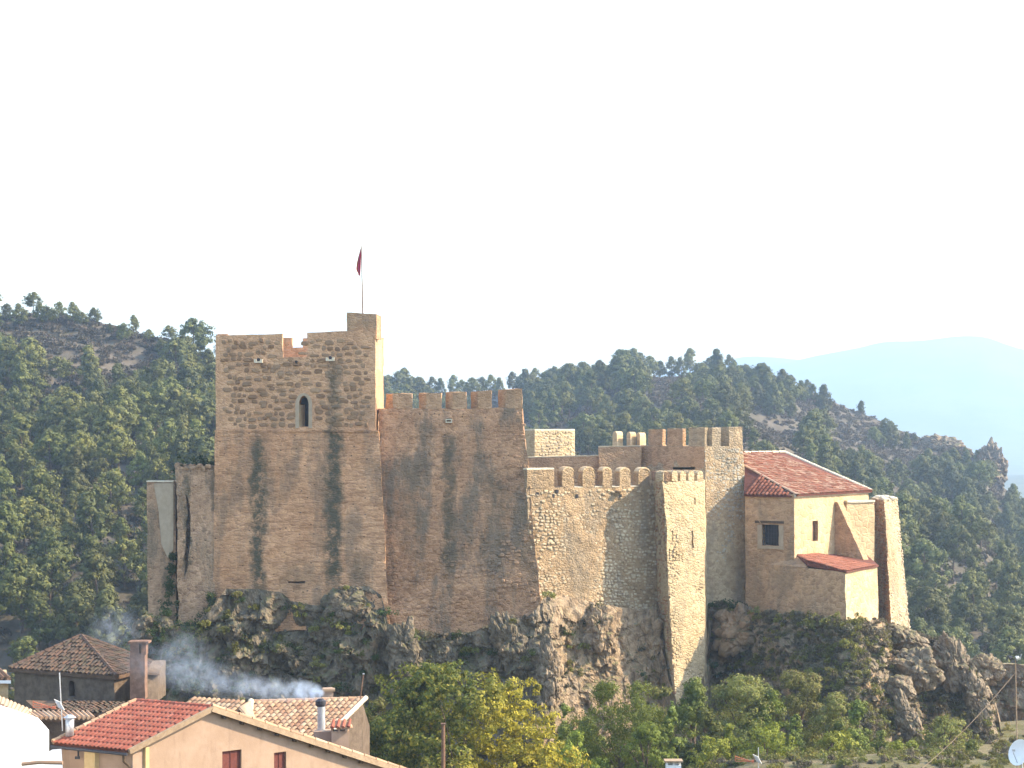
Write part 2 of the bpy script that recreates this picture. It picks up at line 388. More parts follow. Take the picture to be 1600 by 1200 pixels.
def rock_mat():
    N = NT('limestone')
    big = N.noise(0.35, 6, rough=0.6); med = N.noise(1.6, 7, rough=0.7); fine = N.noise(9, 5, rough=0.75)
    c = N.mix(N.smooth(med, 0.36, 0.62), (0.14, 0.103, 0.072), (0.31, 0.24, 0.175))
    c = N.mix(N.math('MULTIPLY', N.smooth(N.noise(0.22, 4, N.scaled(N.pos, (1.3, 1.3, 0.7))), 0.52, 0.66), 0.75), c, (0.38, 0.235, 0.135))
    c = N.mix(N.math('MULTIPLY', N.smooth(fine, 0.52, 0.74), 0.45), c, (0.40, 0.34, 0.27))
    c = N.mix(N.math('MULTIPLY', N.smooth(big, 0.5, 0.7), 0.6), c, (0.12, 0.10, 0.078))
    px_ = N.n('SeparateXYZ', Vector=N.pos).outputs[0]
    dark_left = N.math('MULTIPLY', N.math('SUBTRACT', 1.0, N.smooth(px_, 0.5, 3.0)), N.smooth(N.noise(0.7, 5, rough=0.65), 0.25, 0.5))
    c = N.mix(N.math('MULTIPLY', dark_left, 0.7), c, N.mix(N.smooth(med, 0.38, 0.62), (0.075, 0.062, 0.045), (0.15, 0.125, 0.09)))  # limestone darker left of centre, broken up by noise
    tan = N.math('MULTIPLY', N.smooth(px_, 2.0, 4.5), N.math('SUBTRACT', 1.0, N.smooth(px_, 12.5, 14.5)))
    tan = N.math('MULTIPLY', tan, N.smooth(N.noise(0.5, 5, rough=0.6), 0.3, 0.52))
    c = N.mix(N.math('MULTIPLY', tan, 0.8), c, N.mix(N.smooth(med, 0.38, 0.62), (0.20, 0.135, 0.085), (0.42, 0.295, 0.19)))
    upz = N.n('SeparateXYZ', Vector=N.geo.outputs['Normal']).outputs[2]
    veg = N.math('MULTIPLY', N.smooth(upz, 0.35, 0.75), N.smooth(N.noise(0.8, 5, rough=0.7), 0.38, 0.6))
    c = N.mix(N.math('MULTIPLY', veg, 0.85), c, (0.125, 0.12, 0.055))
    N.color(c)
    cr = N.voro(0.9, N.n('VectorMath', _operation='MULTIPLY_ADD', i0=N.n('TexNoise', Vector=N.pos, Scale=1.2, Detail=3).outputs[1], i1=(0.9, 0.9, 0.9), i2=N.scaled(N.pos, (1, 1, 0.75))).outputs[0], 'DISTANCE_TO_EDGE')
    h = N.math('ADD', N.math('MULTIPLY', N.smooth(cr, 0, 0.12), 0.4), N.math('ADD', N.math('MULTIPLY', med, 1.4), N.math('MULTIPLY', fine, 0.35)))
    N.bump(h, 0.15, 1.0)
    return N.m
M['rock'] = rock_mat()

def earth_mat(name, a, b, c3, sc):
    N = NT(name)
    c = N.mix(N.smooth(N.noise(sc, 6, rough=0.65), 0.4, 0.62), a, b)
    c = N.mix(N.smooth(N.noise(sc * 5, 6, rough=0.7), 0.52, 0.7), c, c3)
    N.color(c); N.bump(N.noise(sc * 9, 5, rough=0.7), 0.4 / max(sc, 0.2) * 0.2, 0.8)
    return N.m
M['earth'] = earth_mat('dry_grass_earth', (0.11, 0.10, 0.04), (0.18, 0.145, 0.09), (0.075, 0.095, 0.03), 0.35)
M['hill'] = earth_mat('hillside_heath', (0.075, 0.062, 0.044), (0.12, 0.097, 0.074), (0.06, 0.066, 0.036), 0.05)
M['far'] = earth_mat('distant_wooded_slope', (0.07, 0.08, 0.045), (0.12, 0.12, 0.08), (0.05, 0.06, 0.035), 0.006)
# ------------------------------------------------------------------ terrain
def grid_mesh(name, pts, nu, nv_, mat, kind='structure', smooth=True):
    fs = [(i * nv_ + j, (i + 1) * nv_ + j, (i + 1) * nv_ + j + 1, i * nv_ + j + 1) for i in range(nu - 1) for j in range(nv_ - 1)]
    me = bpy.data.meshes.new(name); me.from_pydata([tuple(p) for p in pts], [], fs)
    me.materials.append(mat)
    me.polygons.foreach_set('use_smooth', [smooth] * len(me.polygons))
    o = bpy.data.objects.new(name, me); COL.objects.link(o)
    if kind: o['kind'] = kind
    return o

def ground_z(X, Y):
    if Y < 65: z = -1.7 - 0.32 * max(Y, -60)
    elif Y < 170: z = -22.5 + (Y - 65) / 105 * 1.5
    else: z = -24.5 - 22 * sstep(172, 235, Y)
    if 65 <= Y < 170: z = -23.0 - 1.5 * sstep(100, 150, Y)
    k = sstep(6, 15, X + (Y - 122) * 0.1) * sstep(100, 122, Y) * (1 - sstep(124, 142, Y))
    z += 4.4 * k
    z += noise.noise(Vector((X * 0.09, Y * 0.09, 3))) * 0.8 * sstep(20, 80, Y)
    z += noise.noise(Vector((X * 0.5, Y * 0.5, 1))) * 0.15
    return z

xs = [-420, -300, -220, -160, -120] + [-90 + 1.5 * i for i in range(121)] + [120, 160, 220, 300, 420]
ys = [-120, -60, -30, 0, 20, 40, 60, 75] + [85 + 1.5 * i for i in range(70)] + [195, 205, 215, 230, 250, 280]
grid_mesh('ground', [(x, y, ground_z(x, y)) for x in xs for y in ys], len(xs), len(ys), M['earth'])
v = MB(); v.add([(-9000, -3000, -62), (9000, -3000, -62), (9000, 7750, -62), (-9000, 7750, -62)], [(0, 1, 2, 3)])
o = part('valley_floor', v, M['far'], None, (0, 0, 0)); o['kind'] = 'structure'

# left hill: px -> (ridge distance, ridge row)
LEFT = [(-3500, 500, 200), (-1500, 490, 330), (-800, 480, 420), (-300, 480, 462), (0, 480, 490), (60, 480, 491), (120, 480, 496), (160, 478, 505), (210, 475, 518), (260, 470, 537),
        (335, 465, 562), (450, 455, 625), (560, 440, 690), (700, 420, 800), (800, 400, 900)]
RIGHT = [(100, 760, 640), (500, 760, 625), (600, 750, 617), (700, 745, 614), (800, 740, 608), (900, 735, 602), (1000, 730, 595), (1060, 725, 592), (1100, 720, 582), (1160, 715, 582),
         (1200, 710, 594), (1240, 705, 603), (1280, 700, 617), (1340, 695, 643), (1400, 690, 669), (1450, 680, 688), (1500, 670, 703), (1538, 665, 714), (1554, 662, 748), (1575, 660, 768), (1620, 655, 795),
         (1750, 640, 850), (1950, 620, 900), (2400, 600, 960), (3200, 580, 1000)]

def hill_pt(tab, foot, px, t):
    R, H = interp(tab, px)
    Y0, py0 = foot
    if t <= 1:
        if t < 0:
            Y = Y0 + t * 60; z = PZ(py0, Y0) + t * 25
        else:
            Y = Y0 + (R - Y0) * t
            z0 = PZ(py0, Y0); z1 = PZ(H, R)
            z = z0 + (z1 - z0) * (t ** 0.92)
            w = math.sin(math.pi * min(1, t)) ** 0.7 * sstep(0, 0.3, t)
            X = PX(px, Y)
            z += w * (noise.noise(Vector((X * 0.012, Y * 0.006, 5))) * 15 + noise.noise(Vector((X * 0.035, Y * 0.018, 9))) * 6.5)
        Y_ = Y
    else:
        Y_ = R + (t - 1) * 400; z = PZ(H, R) - (t - 1) * 90 - ((t - 1) * 9) ** 2 * 0.5
    X = PX(px, Y_)
    z += noise.noise(Vector((X * 0.12, Y_ * 0.12, 2))) * 0.8
    return Vector((X, Y_, z))

def hill(name, tab, foot, pxs, ts):
    pts = [hill_pt(tab, foot, px, t) for px in pxs for t in ts]
    return grid_mesh(name, pts, len(pxs), len(ts), M['hill'])

TS = [-1, -0.5] + [i / 60 for i in range(61)] + [1.01, 1.03, 1.07, 1.15, 1.3, 1.5]
LF = (262, 1075); RF = (300, 1090)
hill('left_hill', LEFT, LF, [-3500, -2700, -2000, -1500, -1100, -800] + list(range(-600, 801, 12)), TS)
hill('right_hill', RIGHT, RF, list(range(100, 1540, 12)) + list(range(1540, 1580, 5)) + list(range(1580, 1900, 12)) + [1950, 2050, 2200, 2400, 2700, 3200], TS)

# distant mountains
def far_ridge(name, tab, Y0, depth, zb, pxs, amp):
    pts = []
    for px in pxs:
        R, H = Y0, interp(tab, px)[0]
        for k in range(14):
            t = k / 10
            Y = Y0 - depth * (1 - t) if t <= 1 else Y0 + depth * (t - 1)
            ztop = PZ(H, Y0)
            z = zb + (ztop - zb) * (math.sin(min(t, 1) * math.pi / 2) ** 1.2 if t <= 1 else 1 - (t - 1))
            X = PX(px, Y0) * (Y / Y0)
            z += noise.noise(Vector((X * 0.0011, Y * 0.0011, 4))) * amp * min(1, t * 2) * (0.08 if t == 1 else 1)
            z += noise.noise(Vector((X * 0.008, Y * 0.008, 4))) * amp * 0.12
            pts.append((X, Y, z))
    grid_mesh(name, pts, len(pxs), 14, M['far'])
far_ridge('distant_mountains', [(-3000, 560), (0, 650), (600, 650), (900, 622), (1070, 572), (1110, 558), (1160, 556), (1250, 559), (1340, 558), (1420, 549), (1500, 543), (1550, 544), (1600, 551), (1800, 575), (2400, 590), (4000, 560)],
          6800, 2300, -60, list(range(-3000, 900, 150)) + list(range(900, 1700, 12)) + list(range(1700, 4001, 100)), 110)
far_ridge('distant_low_hill', [(1200, 840), (1450, 770), (1520, 755), (1570, 749), (1620, 746), (1700, 742), (1900, 730), (2400, 715), (3200, 700)],
          2400, 900, -60, list(range(1200, 1800, 20)) + list(range(1800, 3201, 100)), 14)

# ------------------------------------------------------------------ rock under the castle
def relief(name, prof, zb, slope, amp, step, rows, back=26, seed=0.0, kind='structure', cols=None, lift=1.0):
    pxs = []; x = prof[0][0]
    while x <= prof[-1][0]: pxs.append(x); x += step
    pts = []; nb = 7
    for px in pxs:
        py, Y = interp(prof, px)
        zt = PZ(py, Y); X = PX(px, Y)
        s = slope(px)
        for j in range(-nb, rows + 1):
            if j < 0:
                q = (-j / nb)
                y = Y + back * q ** 1.4; z = zt - 0.6 * q * 4 - 0.2; w = 0.35
                if q > 0.99: z = -24
            else:
                v = j / rows; z = zt + (zb - zt) * v
                y = Y - (zt - z) * s; w = min(1, 0.3 + v * 4)
            wz = z * 0.5 + 0.9 * noise.noise(Vector((X * 0.25, seed, z * 0.25))); ledge = (wz % 1.0)
            p = Vector((X * (y / Y if j < 0 else 1), y, z))
            q3 = Vector((p.x * 0.26, seed, p.z * 0.22)); r = 1 - abs(noise.noise(q3)) * 2.0
            d = r * 0.8 + noise.fractal(Vector((p.x * 0.6, seed + 4, p.z * 0.5)), 0.8, 2.1, 5) * 0.95
            c = noise.cell_vector(Vector((p.x * 0.6 + 0.4 * d, seed, p.z * 0.33 + 0.5 * noise.noise(Vector((p.x, 0, p.z))))))
            d += (c[0] - 0.5) * 0.7
            d += (0.5 - ledge) * 0.4
            vd = noise.voronoi(Vector((X * 0.55 + 0.35 * d, seed, z * 0.42 + 0.2 * d)))[0]; d += 0.35 - vd[0] * 0.7 - max(0, 0.16 - (vd[1] - vd[0])) * 2.2
            soft = 1 - 0.5 * (sstep(845, 900, px) * (1 - sstep(1030, 1110, px))) if name == 'rock_outcrop' else 1
            p.y -= (d - 0.7) * amp * w * soft
            amp_ = amp
            n2 = nv(p, 0.9)
            p.x += n2.x * 0.3 * amp * w; p.z += n2.z * 0.35 * amp * w * (1 if j > 0 else 0.8)
            n3 = nv(p, 3.0); p += n3 * 0.14 * amp * w
            pts.append(p)
    o = grid_mesh(name, pts, len(pxs), rows + nb + 1, M['rock'], kind, smooth=False)
    return o, pts

PROF = [(196, 1010, 163), (206, 990, 160), (216, 976, 159.5), (232, 968, 158.6), (255, 960, 158.2), (275, 976, 158), (300, 980, 158), (322, 960, 158), (338, 938, 158.2), (352, 921, 158.6), (400, 921, 158.6),
        (436, 924, 158.6), (452, 940, 158.6), (500, 946, 158.4), (515, 930, 158.4), (535, 920, 158.2), (575, 916, 158.2), (596, 930, 158), (606, 975, 157.2), (625, 978, 156.8), (660, 990, 156.8),
        (740, 988, 156.8), (780, 968, 156.8), (800, 962, 156.6), (818, 968, 156.5), (838, 952, 156.4), (850, 934, 157), (880, 930, 159), (915, 938, 160.2), (940, 944, 160.6), (975, 950, 161.5), (992, 952, 162.5),
        (1012, 960, 163), (1030, 990, 162.6), (1046, 1066, 160.8), (1056, 1082, 160.6), (1098, 1078, 161.8), (1104, 1020, 165.5), (1110, 950, 168.2), (1130, 944, 168.6), (1160, 946, 168.2), (1180, 958, 165.5), (1240, 960, 161.8),
        (1300, 966, 159.6), (1322, 972, 159.2), (1350, 970, 160), (1372, 968, 162), (1400, 984, 167), (1424, 984, 169), (1448, 996, 168), (1480, 1004, 167), (1500, 1014, 166), (1522, 1040, 165), (1540, 1066, 165),
        (1556, 1100, 166), (1575, 1180, 167)]
def slp(px): return interp([(200, 0.45), (330, 0.32), (700, 0.30), (1000, 0.25), (1100, 0.12), (1170, 0.2), (1230, 0.75), (1330, 1.0), (1440, 0.8), (1540, 0.45)], px)[0]
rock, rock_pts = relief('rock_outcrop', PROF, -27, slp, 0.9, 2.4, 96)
PROF2 = [(1470, 1080, 186), (1496, 1050, 186), (1510, 1032, 186), (1530, 1026, 186), (1552, 1026, 186), (1560, 1036, 186), (1600, 1040, 185), (1680, 1044, 184), (1800, 1060, 184), (1950, 1110, 184), (2050, 1160, 184)]
relief('gorge_cliff', PROF2, -29, lambda p: 0.2, 1.3, 3.5, 50, seed=9.0)

# ------------------------------------------------------------------ foliage builders
def leaf_cloud(clumps, leaf, n, rng, fl=0.55, squash=0.8, asp=0.55):
    """clumps: array (k,4) centre+radius. Leaves are small quads spread through each clump."""
    k = len(clumps)
    c = np.repeat(clumps, n, axis=0)
    bias = np.zeros((len(c), 3))
    if clumps.shape[1] > 4:
        bias = c[:, :3] - c[:, 4:7]; bias /= (np.linalg.norm(bias, axis=1)[:, None] + 1e-6); bias *= 1.3
    d = rng.normal(size=(len(c), 3)); d /= np.linalg.norm(d, axis=1)[:, None]
    r = c[:, 3] * (0.35 + 0.65 * rng.random(len(c)) ** 0.5)
    pos = c[:, :3] + d * r[:, None] * np.array([1, 1, squash])
    nrm = d * 0.8 + bias + rng.normal(size=d.shape) * fl; nrm /= np.linalg.norm(nrm, axis=1)[:, None]
    t = rng.normal(size=d.shape); t -= nrm * np.sum(t * nrm, axis=1)[:, None]; t /= np.linalg.norm(t, axis=1)[:, None]
    b = np.cross(nrm, t)
    s = leaf * (0.6 + 0.8 * rng.random(len(c)))[:, None]
    v = np.stack([pos - t * s, pos + b * s * asp, pos + t * s, pos - b * s * asp], axis=1).reshape(-1, 3)
    return v

def quads_mesh(name, v, mat):
    n = len(v) // 4
    me = bpy.data.meshes.new(name)
    me.vertices.add(len(v)); me.vertices.foreach_set('co', v.astype(np.float32).ravel())
    me.loops.add(n * 4); me.loops.foreach_set('vertex_index', np.arange(n * 4, dtype=np.int32))
    me.polygons.add(n); me.polygons.foreach_set('loop_start', np.arange(0, n * 4, 4, dtype=np.int32))
    me.polygons.foreach_set('loop_total', np.full(n, 4, dtype=np.int32))
    me.update(calc_edges=True); me.validate(); me.materials.append(mat)
    return me

def pine_meshes(seed, h=8.0, rmax=2.3, base=0.2, cone=0.3, mat=None, dens=1.0):
    rng = np.random.default_rng(seed)
    cl = []
    lean = rng.normal(size=2) * 0.3
    nl = int(rng.integers(15, 20) * dens)
    limbs = []
    for i in range(nl):
        t = (i + 0.5) / nl
        z = h * (base + (0.93 - base) * t)
        prof = (math.sin(math.pi * min(1, (t * 0.8 + 0.22))) ** 0.7) * (1 - cone * t)
        R = rmax * prof * (0.55 + 0.6 * rng.random())
        a = i * 2.4 + rng.normal() * 0.5
        cx, cy = math.cos(a) * R * 0.72 + lean[0] * t, math.sin(a) * R * 0.72 + lean[1] * t
        limbs.append((cx, cy, z))
        Rl = 0.6 + R * 0.42
        for q in range(int(rng.integers(9, 13))):
            o = rng.normal(size=3); o /= np.linalg.norm(o); o *= Rl * (0.45 + 0.5 * rng.random())
            cl.append((cx + o[0], cy + o[1], z + 0.15 + o[2] * 0.75, 0.34 + 0.30 * rng.random(), cx, cy, z - 0.35))
    for q in range(8):
        cl.append((lean[0] + rng.normal() * 0.35, lean[1] + rng.normal() * 0.35, h * (0.86 + 0.1 * rng.random()), 0.4, lean[0], lean[1], h * 0.85))
    v = leaf_cloud(np.array(cl), 0.19, 24, rng, fl=0.38, asp=0.55)
    crown = quads_mesh('crown', v, mat or M['pine'])
    mb = MB()
    pts = [(0, 0, -1.0), (0.05, 0, h * 0.2), (lean[0] * 0.4, lean[1] * 0.4, h * 0.5), (lean[0], lean[1], h * 0.92)]
    mb.tube(pts, [0.22, 0.17, 0.11, 0.03], 6)
    for (x, y, z) in limbs[::2]:
        t = z / h
        mb.tube([(lean[0] * t * 0.8, lean[1] * t * 0.8, z - 0.9), (x * 0.6, y * 0.6, z - 0.3), (x, y, z)], [0.07, 0.045, 0.02], 4)
    tr = to_mesh('trunk', mb, fix=False); tr.materials.append(M['bark'])
    return crown, tr

VAR = [pine_meshes(11, 8.0, 3.2, 0.24, 0.2), pine_meshes(12, 7.0, 3.5, 0.22, 0.1), pine_meshes(13, 8.6, 2.9, 0.14, 0.4), pine_meshes(14, 6.4, 3.2, 0.2, 0.1),
       pine_meshes(15, 8.2, 3.2, 0.42, 0.1), pine_meshes(16, 7.2, 2.7, 0.10, 0.45)]

# sampling of tree places
def sparse_left(px, py):
    s = 0.0
    crest = interp(LEFT, px)[1]; s = max(0.12, 0.995 * (1 - sstep(80, 155, py - crest)) * sstep(-60, 30, px) * (1 - 0.55 * sstep(250, 340, px)))
    if py - crest < (36 if px < 250 else 14): s = 1
    s = max(s, 0.75 * math.exp(-((px - 100) / 70) ** 2 - ((py - 600) / 45) ** 2))
    return s
def sparse_right(px, py):
    cr = py - interp(RIGHT, px)[1]
    if px > 1070 and cr < (10 if px < 1180 else 22): return 1
    s = 0.32 + 0.75 * sstep(0.45, 0.62, noise.noise(Vector((px * 0.011, py * 0.02, 8))) + 0.5)
    s = max(s, 0.93 * math.exp(-((px - 1270) / 150) ** 2 - ((py - 665) / 50) ** 2))
    s = max(s, 0.93 * math.exp(-((px - 1010) / 150) ** 2 - ((py - 636) / 26) ** 2))
    return s if py < 800 else s * 0.5

CASTLE = [(215, 975), (229, 752), (334, 728), (336, 522), (590, 500), (598, 632), (818, 612), (822, 672), (898, 672), (900, 712), (957, 674), (1160, 668), (1165, 706), (1228, 706), (1358, 764), (1405, 778), (1422, 980), (1540, 1060), (1600, 1040)]
def castle_top(px): return interp(CASTLE, px)[0] if 215 <= px <= 1700 else 1000

rng = random.Random(5)
places = []     # (size on screen, point, scale, rot, variant, zone, px)
def try_place(tab, foot, px, t, zone, sp, mind, sc):
    p = hill_pt(tab, foot, px, t)
    py = 680 - p.z * FPX / p.y
    if zone == 'R':
        # hidden behind the left hill?
        pass
    if rng.random() < sp(px, py): return
    key = (int(p.x // 3.4), int(p.y // 3.4))
    for a in (-1, 0, 1):
        for b in (-1, 0, 1):
            for q in occ.get((key[0] + a, key[1] + b), ()):
                if (q[0] - p.x) ** 2 + (q[1] - p.y) ** 2 < mind ** 2: return
    occ.setdefault(key, []).append((p.x, p.y))
    s = sc * (0.55 + 0.75 * rng.random() ** 1.2); s *= 0.8 + 0.3 * (noise.noise(Vector((p.x * 0.03, p.y * 0.03, 1))) + 0.5)
    places.append([FPX / p.y * 8 * s, p, s, rng.random() * 6.28, rng.randrange(6), zone, px, py])
occ = {}
for _ in range(15000):
    px = rng.uniform(-900, 620); u = rng.random()
    try_place(LEFT, LF, px, -0.12 + u ** 0.75 * 1.105, 'L', sparse_left, 5.2, 1.18)
for _ in range(15000):
    px = rng.uniform(520, 2300); u = rng.random()
    try_place(RIGHT, RF, px, -0.1 + 1.09 * u ** 0.7, 'R', sparse_right, 4.9, 1.08)

# pines standing on the two skylines, placed one by one from the photograph
SKY_L = [(-14, 50, 1.1), (12, 38, 1.0), (30, 46, 1.15), (52, 42, 1.1), (64, 44, 1.0), (76, 40, 0.95), (94, 34, 0.9), (114, 42, 1.0), (128, 33, 0.85), (147, 38, 1.0), (172, 20, 0.55), (194, 39, 1.0), (209, 34, 0.95),
         (233, 27, 0.8), (252, 36, 1.0), (264, 34, 0.95), (283, 30, 0.85), (298, 35, 1.0), (312, 26, 0.8), (326, 27, 0.85)]
SKY_R = [(606, 34), (622, 32), (640, 33), (658, 34), (676, 33), (692, 35), (708, 34), (722, 36), (738, 38), (752, 36), (768, 35), (784, 34), (800, 33), (815, 34), (830, 33), (848, 33), (864, 34), (878, 32), (893, 38), (911, 30), (930, 34), (944, 40), (960, 42), (977, 30), (992, 41), (1000, 38), (1016, 42), (1030, 38),
         (1050, 38), (1066, 34), (1078, 44), (1092, 22), (1108, 28), (1118, 36), (1140, 32), (1158, 22), (1170, 16), (1185, 28), (1213, 20), (1232, 22), (1262, 28), (1273, 28), (1346, 24), (1384, 22), (1430, 16), (1472, 14), (1508, 16), (1528, 20)]
ORD = ['first', 'second', 'third', 'fourth', 'fifth', 'sixth', 'seventh', 'eighth', 'ninth', 'tenth', 'eleventh', 'twelfth', 'thirteenth', 'fourteenth', 'fifteenth', 'sixteenth', 'seventeenth', 'eighteenth', 'nineteenth', 'twentieth']
skyline = []
for i, (px, hp, w) in enumerate(SKY_L):
    p = hill_pt(LEFT, LF, px, 0.995 - 0.02 * (i % 3)); s = 0.88 * hp / (FPX / p.y * 8.0)
    lab = f'{ORD[i]} pine from the left along the bare crest of the left hill, against the sky'
    skyline.append([999, p, s, i * 1.3, (4, 1, 0, 4, 3)[i % 5] if w > 0.6 else 5, 'SL', px, 0, lab])
for i, (px, hp) in enumerate(SKY_R):
    p = hill_pt(RIGHT, RF, px, 0.99 - 0.015 * (i % 3)); s = hp / (FPX / p.y * 8.0)
    skyline.append([999, p, s, i * 2.1, (0, 1, 4, 3, 0, 2)[i % 6], 'SR', px, 0, None])
places = [q for q in places if not (q[5] == 'R' and q[6] < 560)]
def in_view(q):
    px = q[6]; top = q[7] - q[0]
    return -15 < px < 1615 and top < castle_top(px) - 4 and q[7] < 1060
vis = sorted([q for q in places if in_view(q)], key=lambda q: -q[0])
# bigger pines on the shoulder of the left hill, above the hamlet roofs
NIND = 300 - len(skyline)
indiv = vis[:NIND]; ids = set(id(q) for q in indiv)
rest = [q for q in places if id(q) not in ids]
srcs = {}
def put_pine(q, label, group):
    o = bpy.data.objects.new('pine_tree', None); COL.objects.link(o)
    o.location = q[1]; o.scale = (q[2],) * 3; o.rotation_euler = (0, 0, q[3]); o['label'] = label; o['category'] = 'tree'; o['group'] = group
    cr, tr = VAR[q[4]]
    for nm, me in (('crown', cr), ('trunk', tr)):
        c = bpy.data.objects.new(nm, me); COL.objects.link(c); c.parent = o
        if (q[4], nm) not in srcs: srcs[(q[4], nm)] = c
cnt = {}
for q in skyline:
    if q[5] == 'SL': put_pine(q, q[8], 'pines along the crest of the left hill')
    else:
        px = q[6]
        if px < 820: lab, g = 'skyline pine between keep and squared turret', 'pines on the skyline behind the crenellated curtain wall'
        elif px < 1040: lab, g = 'skyline pine above the squared turret and small merlons', 'pines on the skyline right of the curtain wall'
        elif px < 1180: lab, g = 'pine on the highest knoll of the far ridge', 'pines on the knoll of the far ridge'
        else: lab, g = 'lone pine on the descending right-hand skyline', 'scattered pines on the descending ridge'
        cnt[g] = cnt.get(g, 0) + 1
        put_pine(q, lab + ', ' + ORD[cnt[g] - 1] + ' from the left', g)
SHAPE = ['upright', 'broad-crowned', 'tapering', 'low rounded', 'long-stemmed', 'narrow conical']
LV_L = [(560, 'just under the bare crest'), (610, 'level with the foot of the keep merlons'), (660, 'level with the arched keep window'), (710, 'level with the keep string course'), (760, 'level with the top of the bastion'),
        (810, 'level with the upper part of the bastion'), (860, 'level with the middle of the bastion'), (910, 'level with the lower bastion'), (960, 'level with the bastion foot'), (1200, 'right above the village roofs')]
LV_R = [(620, 'just below the far skyline'), (680, 'level with the gate block merlons'), (740, 'level with the chapel ridge'), (790, 'level with the top of the end buttress'), (840, 'level with the chapel window'),
        (890, 'level with the lean-to roof'), (940, 'level with the annex wall'), (1200, 'just above the rocks')]
for q in indiv:
    px, py = q[6], q[7]
    size = 'tall' if q[0] > 62 else ('middling' if q[0] > 47 else 'small')
    if px < 560:
        lv = [t for lim, t in LV_L if py - q[0] / 2 < lim][0]
        hz_ = 'by the photo edge' if px < 60 else ('left of centre of the slope' if px < 130 else ('right of centre of the slope' if px < 200 else 'close beside the castle'))
        lab = f'{size} {SHAPE[q[4]]} pine on the left slope, {lv}, {hz_}'; g = 'pines on the wooded left slope'
    else:
        lv = [t for lim, t in LV_R if py - q[0] / 2 < lim][0]
        hz_ = 'above the walls' if px < 1160 else ('close to the chapel' if px < 1440 else ('between castle and photo edge' if px < 1520 else 'by the photo edge'))
        lab = f'{size} {SHAPE[q[4]]} pine on the right slope, {lv}, {hz_}'; g = 'pines on the wooded right slope'
    put_pine(q, ' '.join(lab.split()[:16]), g)

def scatter(name, pts, pairs, label=None):
    """pts: (location, scale, rot, index); pairs: list of source object tuples joined into one instance"""
    me = bpy.data.meshes.new(name); me.from_pydata([tuple(p[0]) for p in pts], [], [])
    for nm, ty, ix in (('scl', 'FLOAT', 1), ('rz', 'FLOAT', 2), ('vi', 'INT', 3)):
        a = me.attributes.new(nm, ty, 'POINT'); a.data.foreach_set('value', [p[ix] for p in pts])
    o = bpy.data.objects.new(name, me); COL.objects.link(o)
    o['kind'] = 'stuff'
    if label: o['label'] = label
    g = bpy.data.node_groups.new(name, 'GeometryNodeTree')
    g.interface.new_socket('Geometry', in_out='INPUT', socket_type='NodeSocketGeometry')
    g.interface.new_socket('Geometry', in_out='OUTPUT', socket_type='NodeSocketGeometry')
    N = g.nodes.new; L = g.links.new
    gi = N('NodeGroupInput'); go = N('NodeGroupOutput'); iop = N('GeometryNodeInstanceOnPoints'); jn = N('GeometryNodeJoinGeometry')
    for pr in reversed(pairs):
        j2 = N('GeometryNodeJoinGeometry')
        for ob in pr:
            oi = N('GeometryNodeObjectInfo'); oi.transform_space = 'ORIGINAL'; oi.inputs['Object'].default_value = ob
            L(oi.outputs['Geometry'], j2.inputs[0])
        gti = N('GeometryNodeGeometryToInstance'); L(j2.outputs[0], gti.inputs[0]); L(gti.outputs[0], jn.inputs[0])
    def attr(nm, ty):
        a = N('GeometryNodeInputNamedAttribute'); a.data_type = ty; a.inputs[0].default_value = nm; return a.outputs[0]
    L(gi.outputs[0], iop.inputs['Points']); L(jn.outputs[0], iop.inputs['Instance'])
    iop.inputs['Pick Instance'].default_value = True
    L(attr('vi', 'INT'), iop.inputs['Instance Index']); L(attr('scl', 'FLOAT'), iop.inputs['Scale'])
    cx = N('ShaderNodeCombineXYZ'); L(attr('rz', 'FLOAT'), cx.inputs[2]); L(cx.outputs[0], iop.inputs['Rotation'])
    L(iop.outputs[0], go.inputs[0])
    m = o.modifiers.new('scatter', 'NODES'); m.node_group = g
    return o

pairs = [(srcs[(i, 'crown')], srcs[(i, 'trunk')]) for i in range(6)]
scatter('pine_wood', [(q[1], q[2], q[3], q[4]) for q in rest], pairs, 'pine wood covering the hillsides behind the castle')

# heath and low scrub between the pines
def tuft(seed, r, leaf, mat, name, n=9, per=16):
    g = np.random.default_rng(seed)
    cl = np.array([(g.normal() * r * 0.5, g.normal() * r * 0.5, abs(g.normal()) * r * 0.3 + r * 0.15, r * (0.3 + 0.25 * g.random())) for _ in range(n)])
    v = leaf_cloud(cl, leaf, per, g)
    o = bpy.data.objects.new(name, quads_mesh(name, v, mat))
    return o
heath_src = [tuft(30 + i, 0.9, 0.2, M['leaf_heath'], 'heath_bush') for i in range(3)]
pts = []
for tab, foot, a, b, n in ((LEFT, LF, -400, 620, 6500), (RIGHT, RF, 560, 1800, 12000)):
    for _ in range(n):
        px = rng.uniform(a, b); t = rng.random() ** 0.6 * 1.0
        p = hill_pt(tab, foot, px, t)
        pts.append((p, rng.uniform(0.5, 1.6), rng.random() * 6, rng.randrange(3)))
scatter('heath', pts, [(o,) for o in heath_src], 'low grey-green heath on the hillsides')

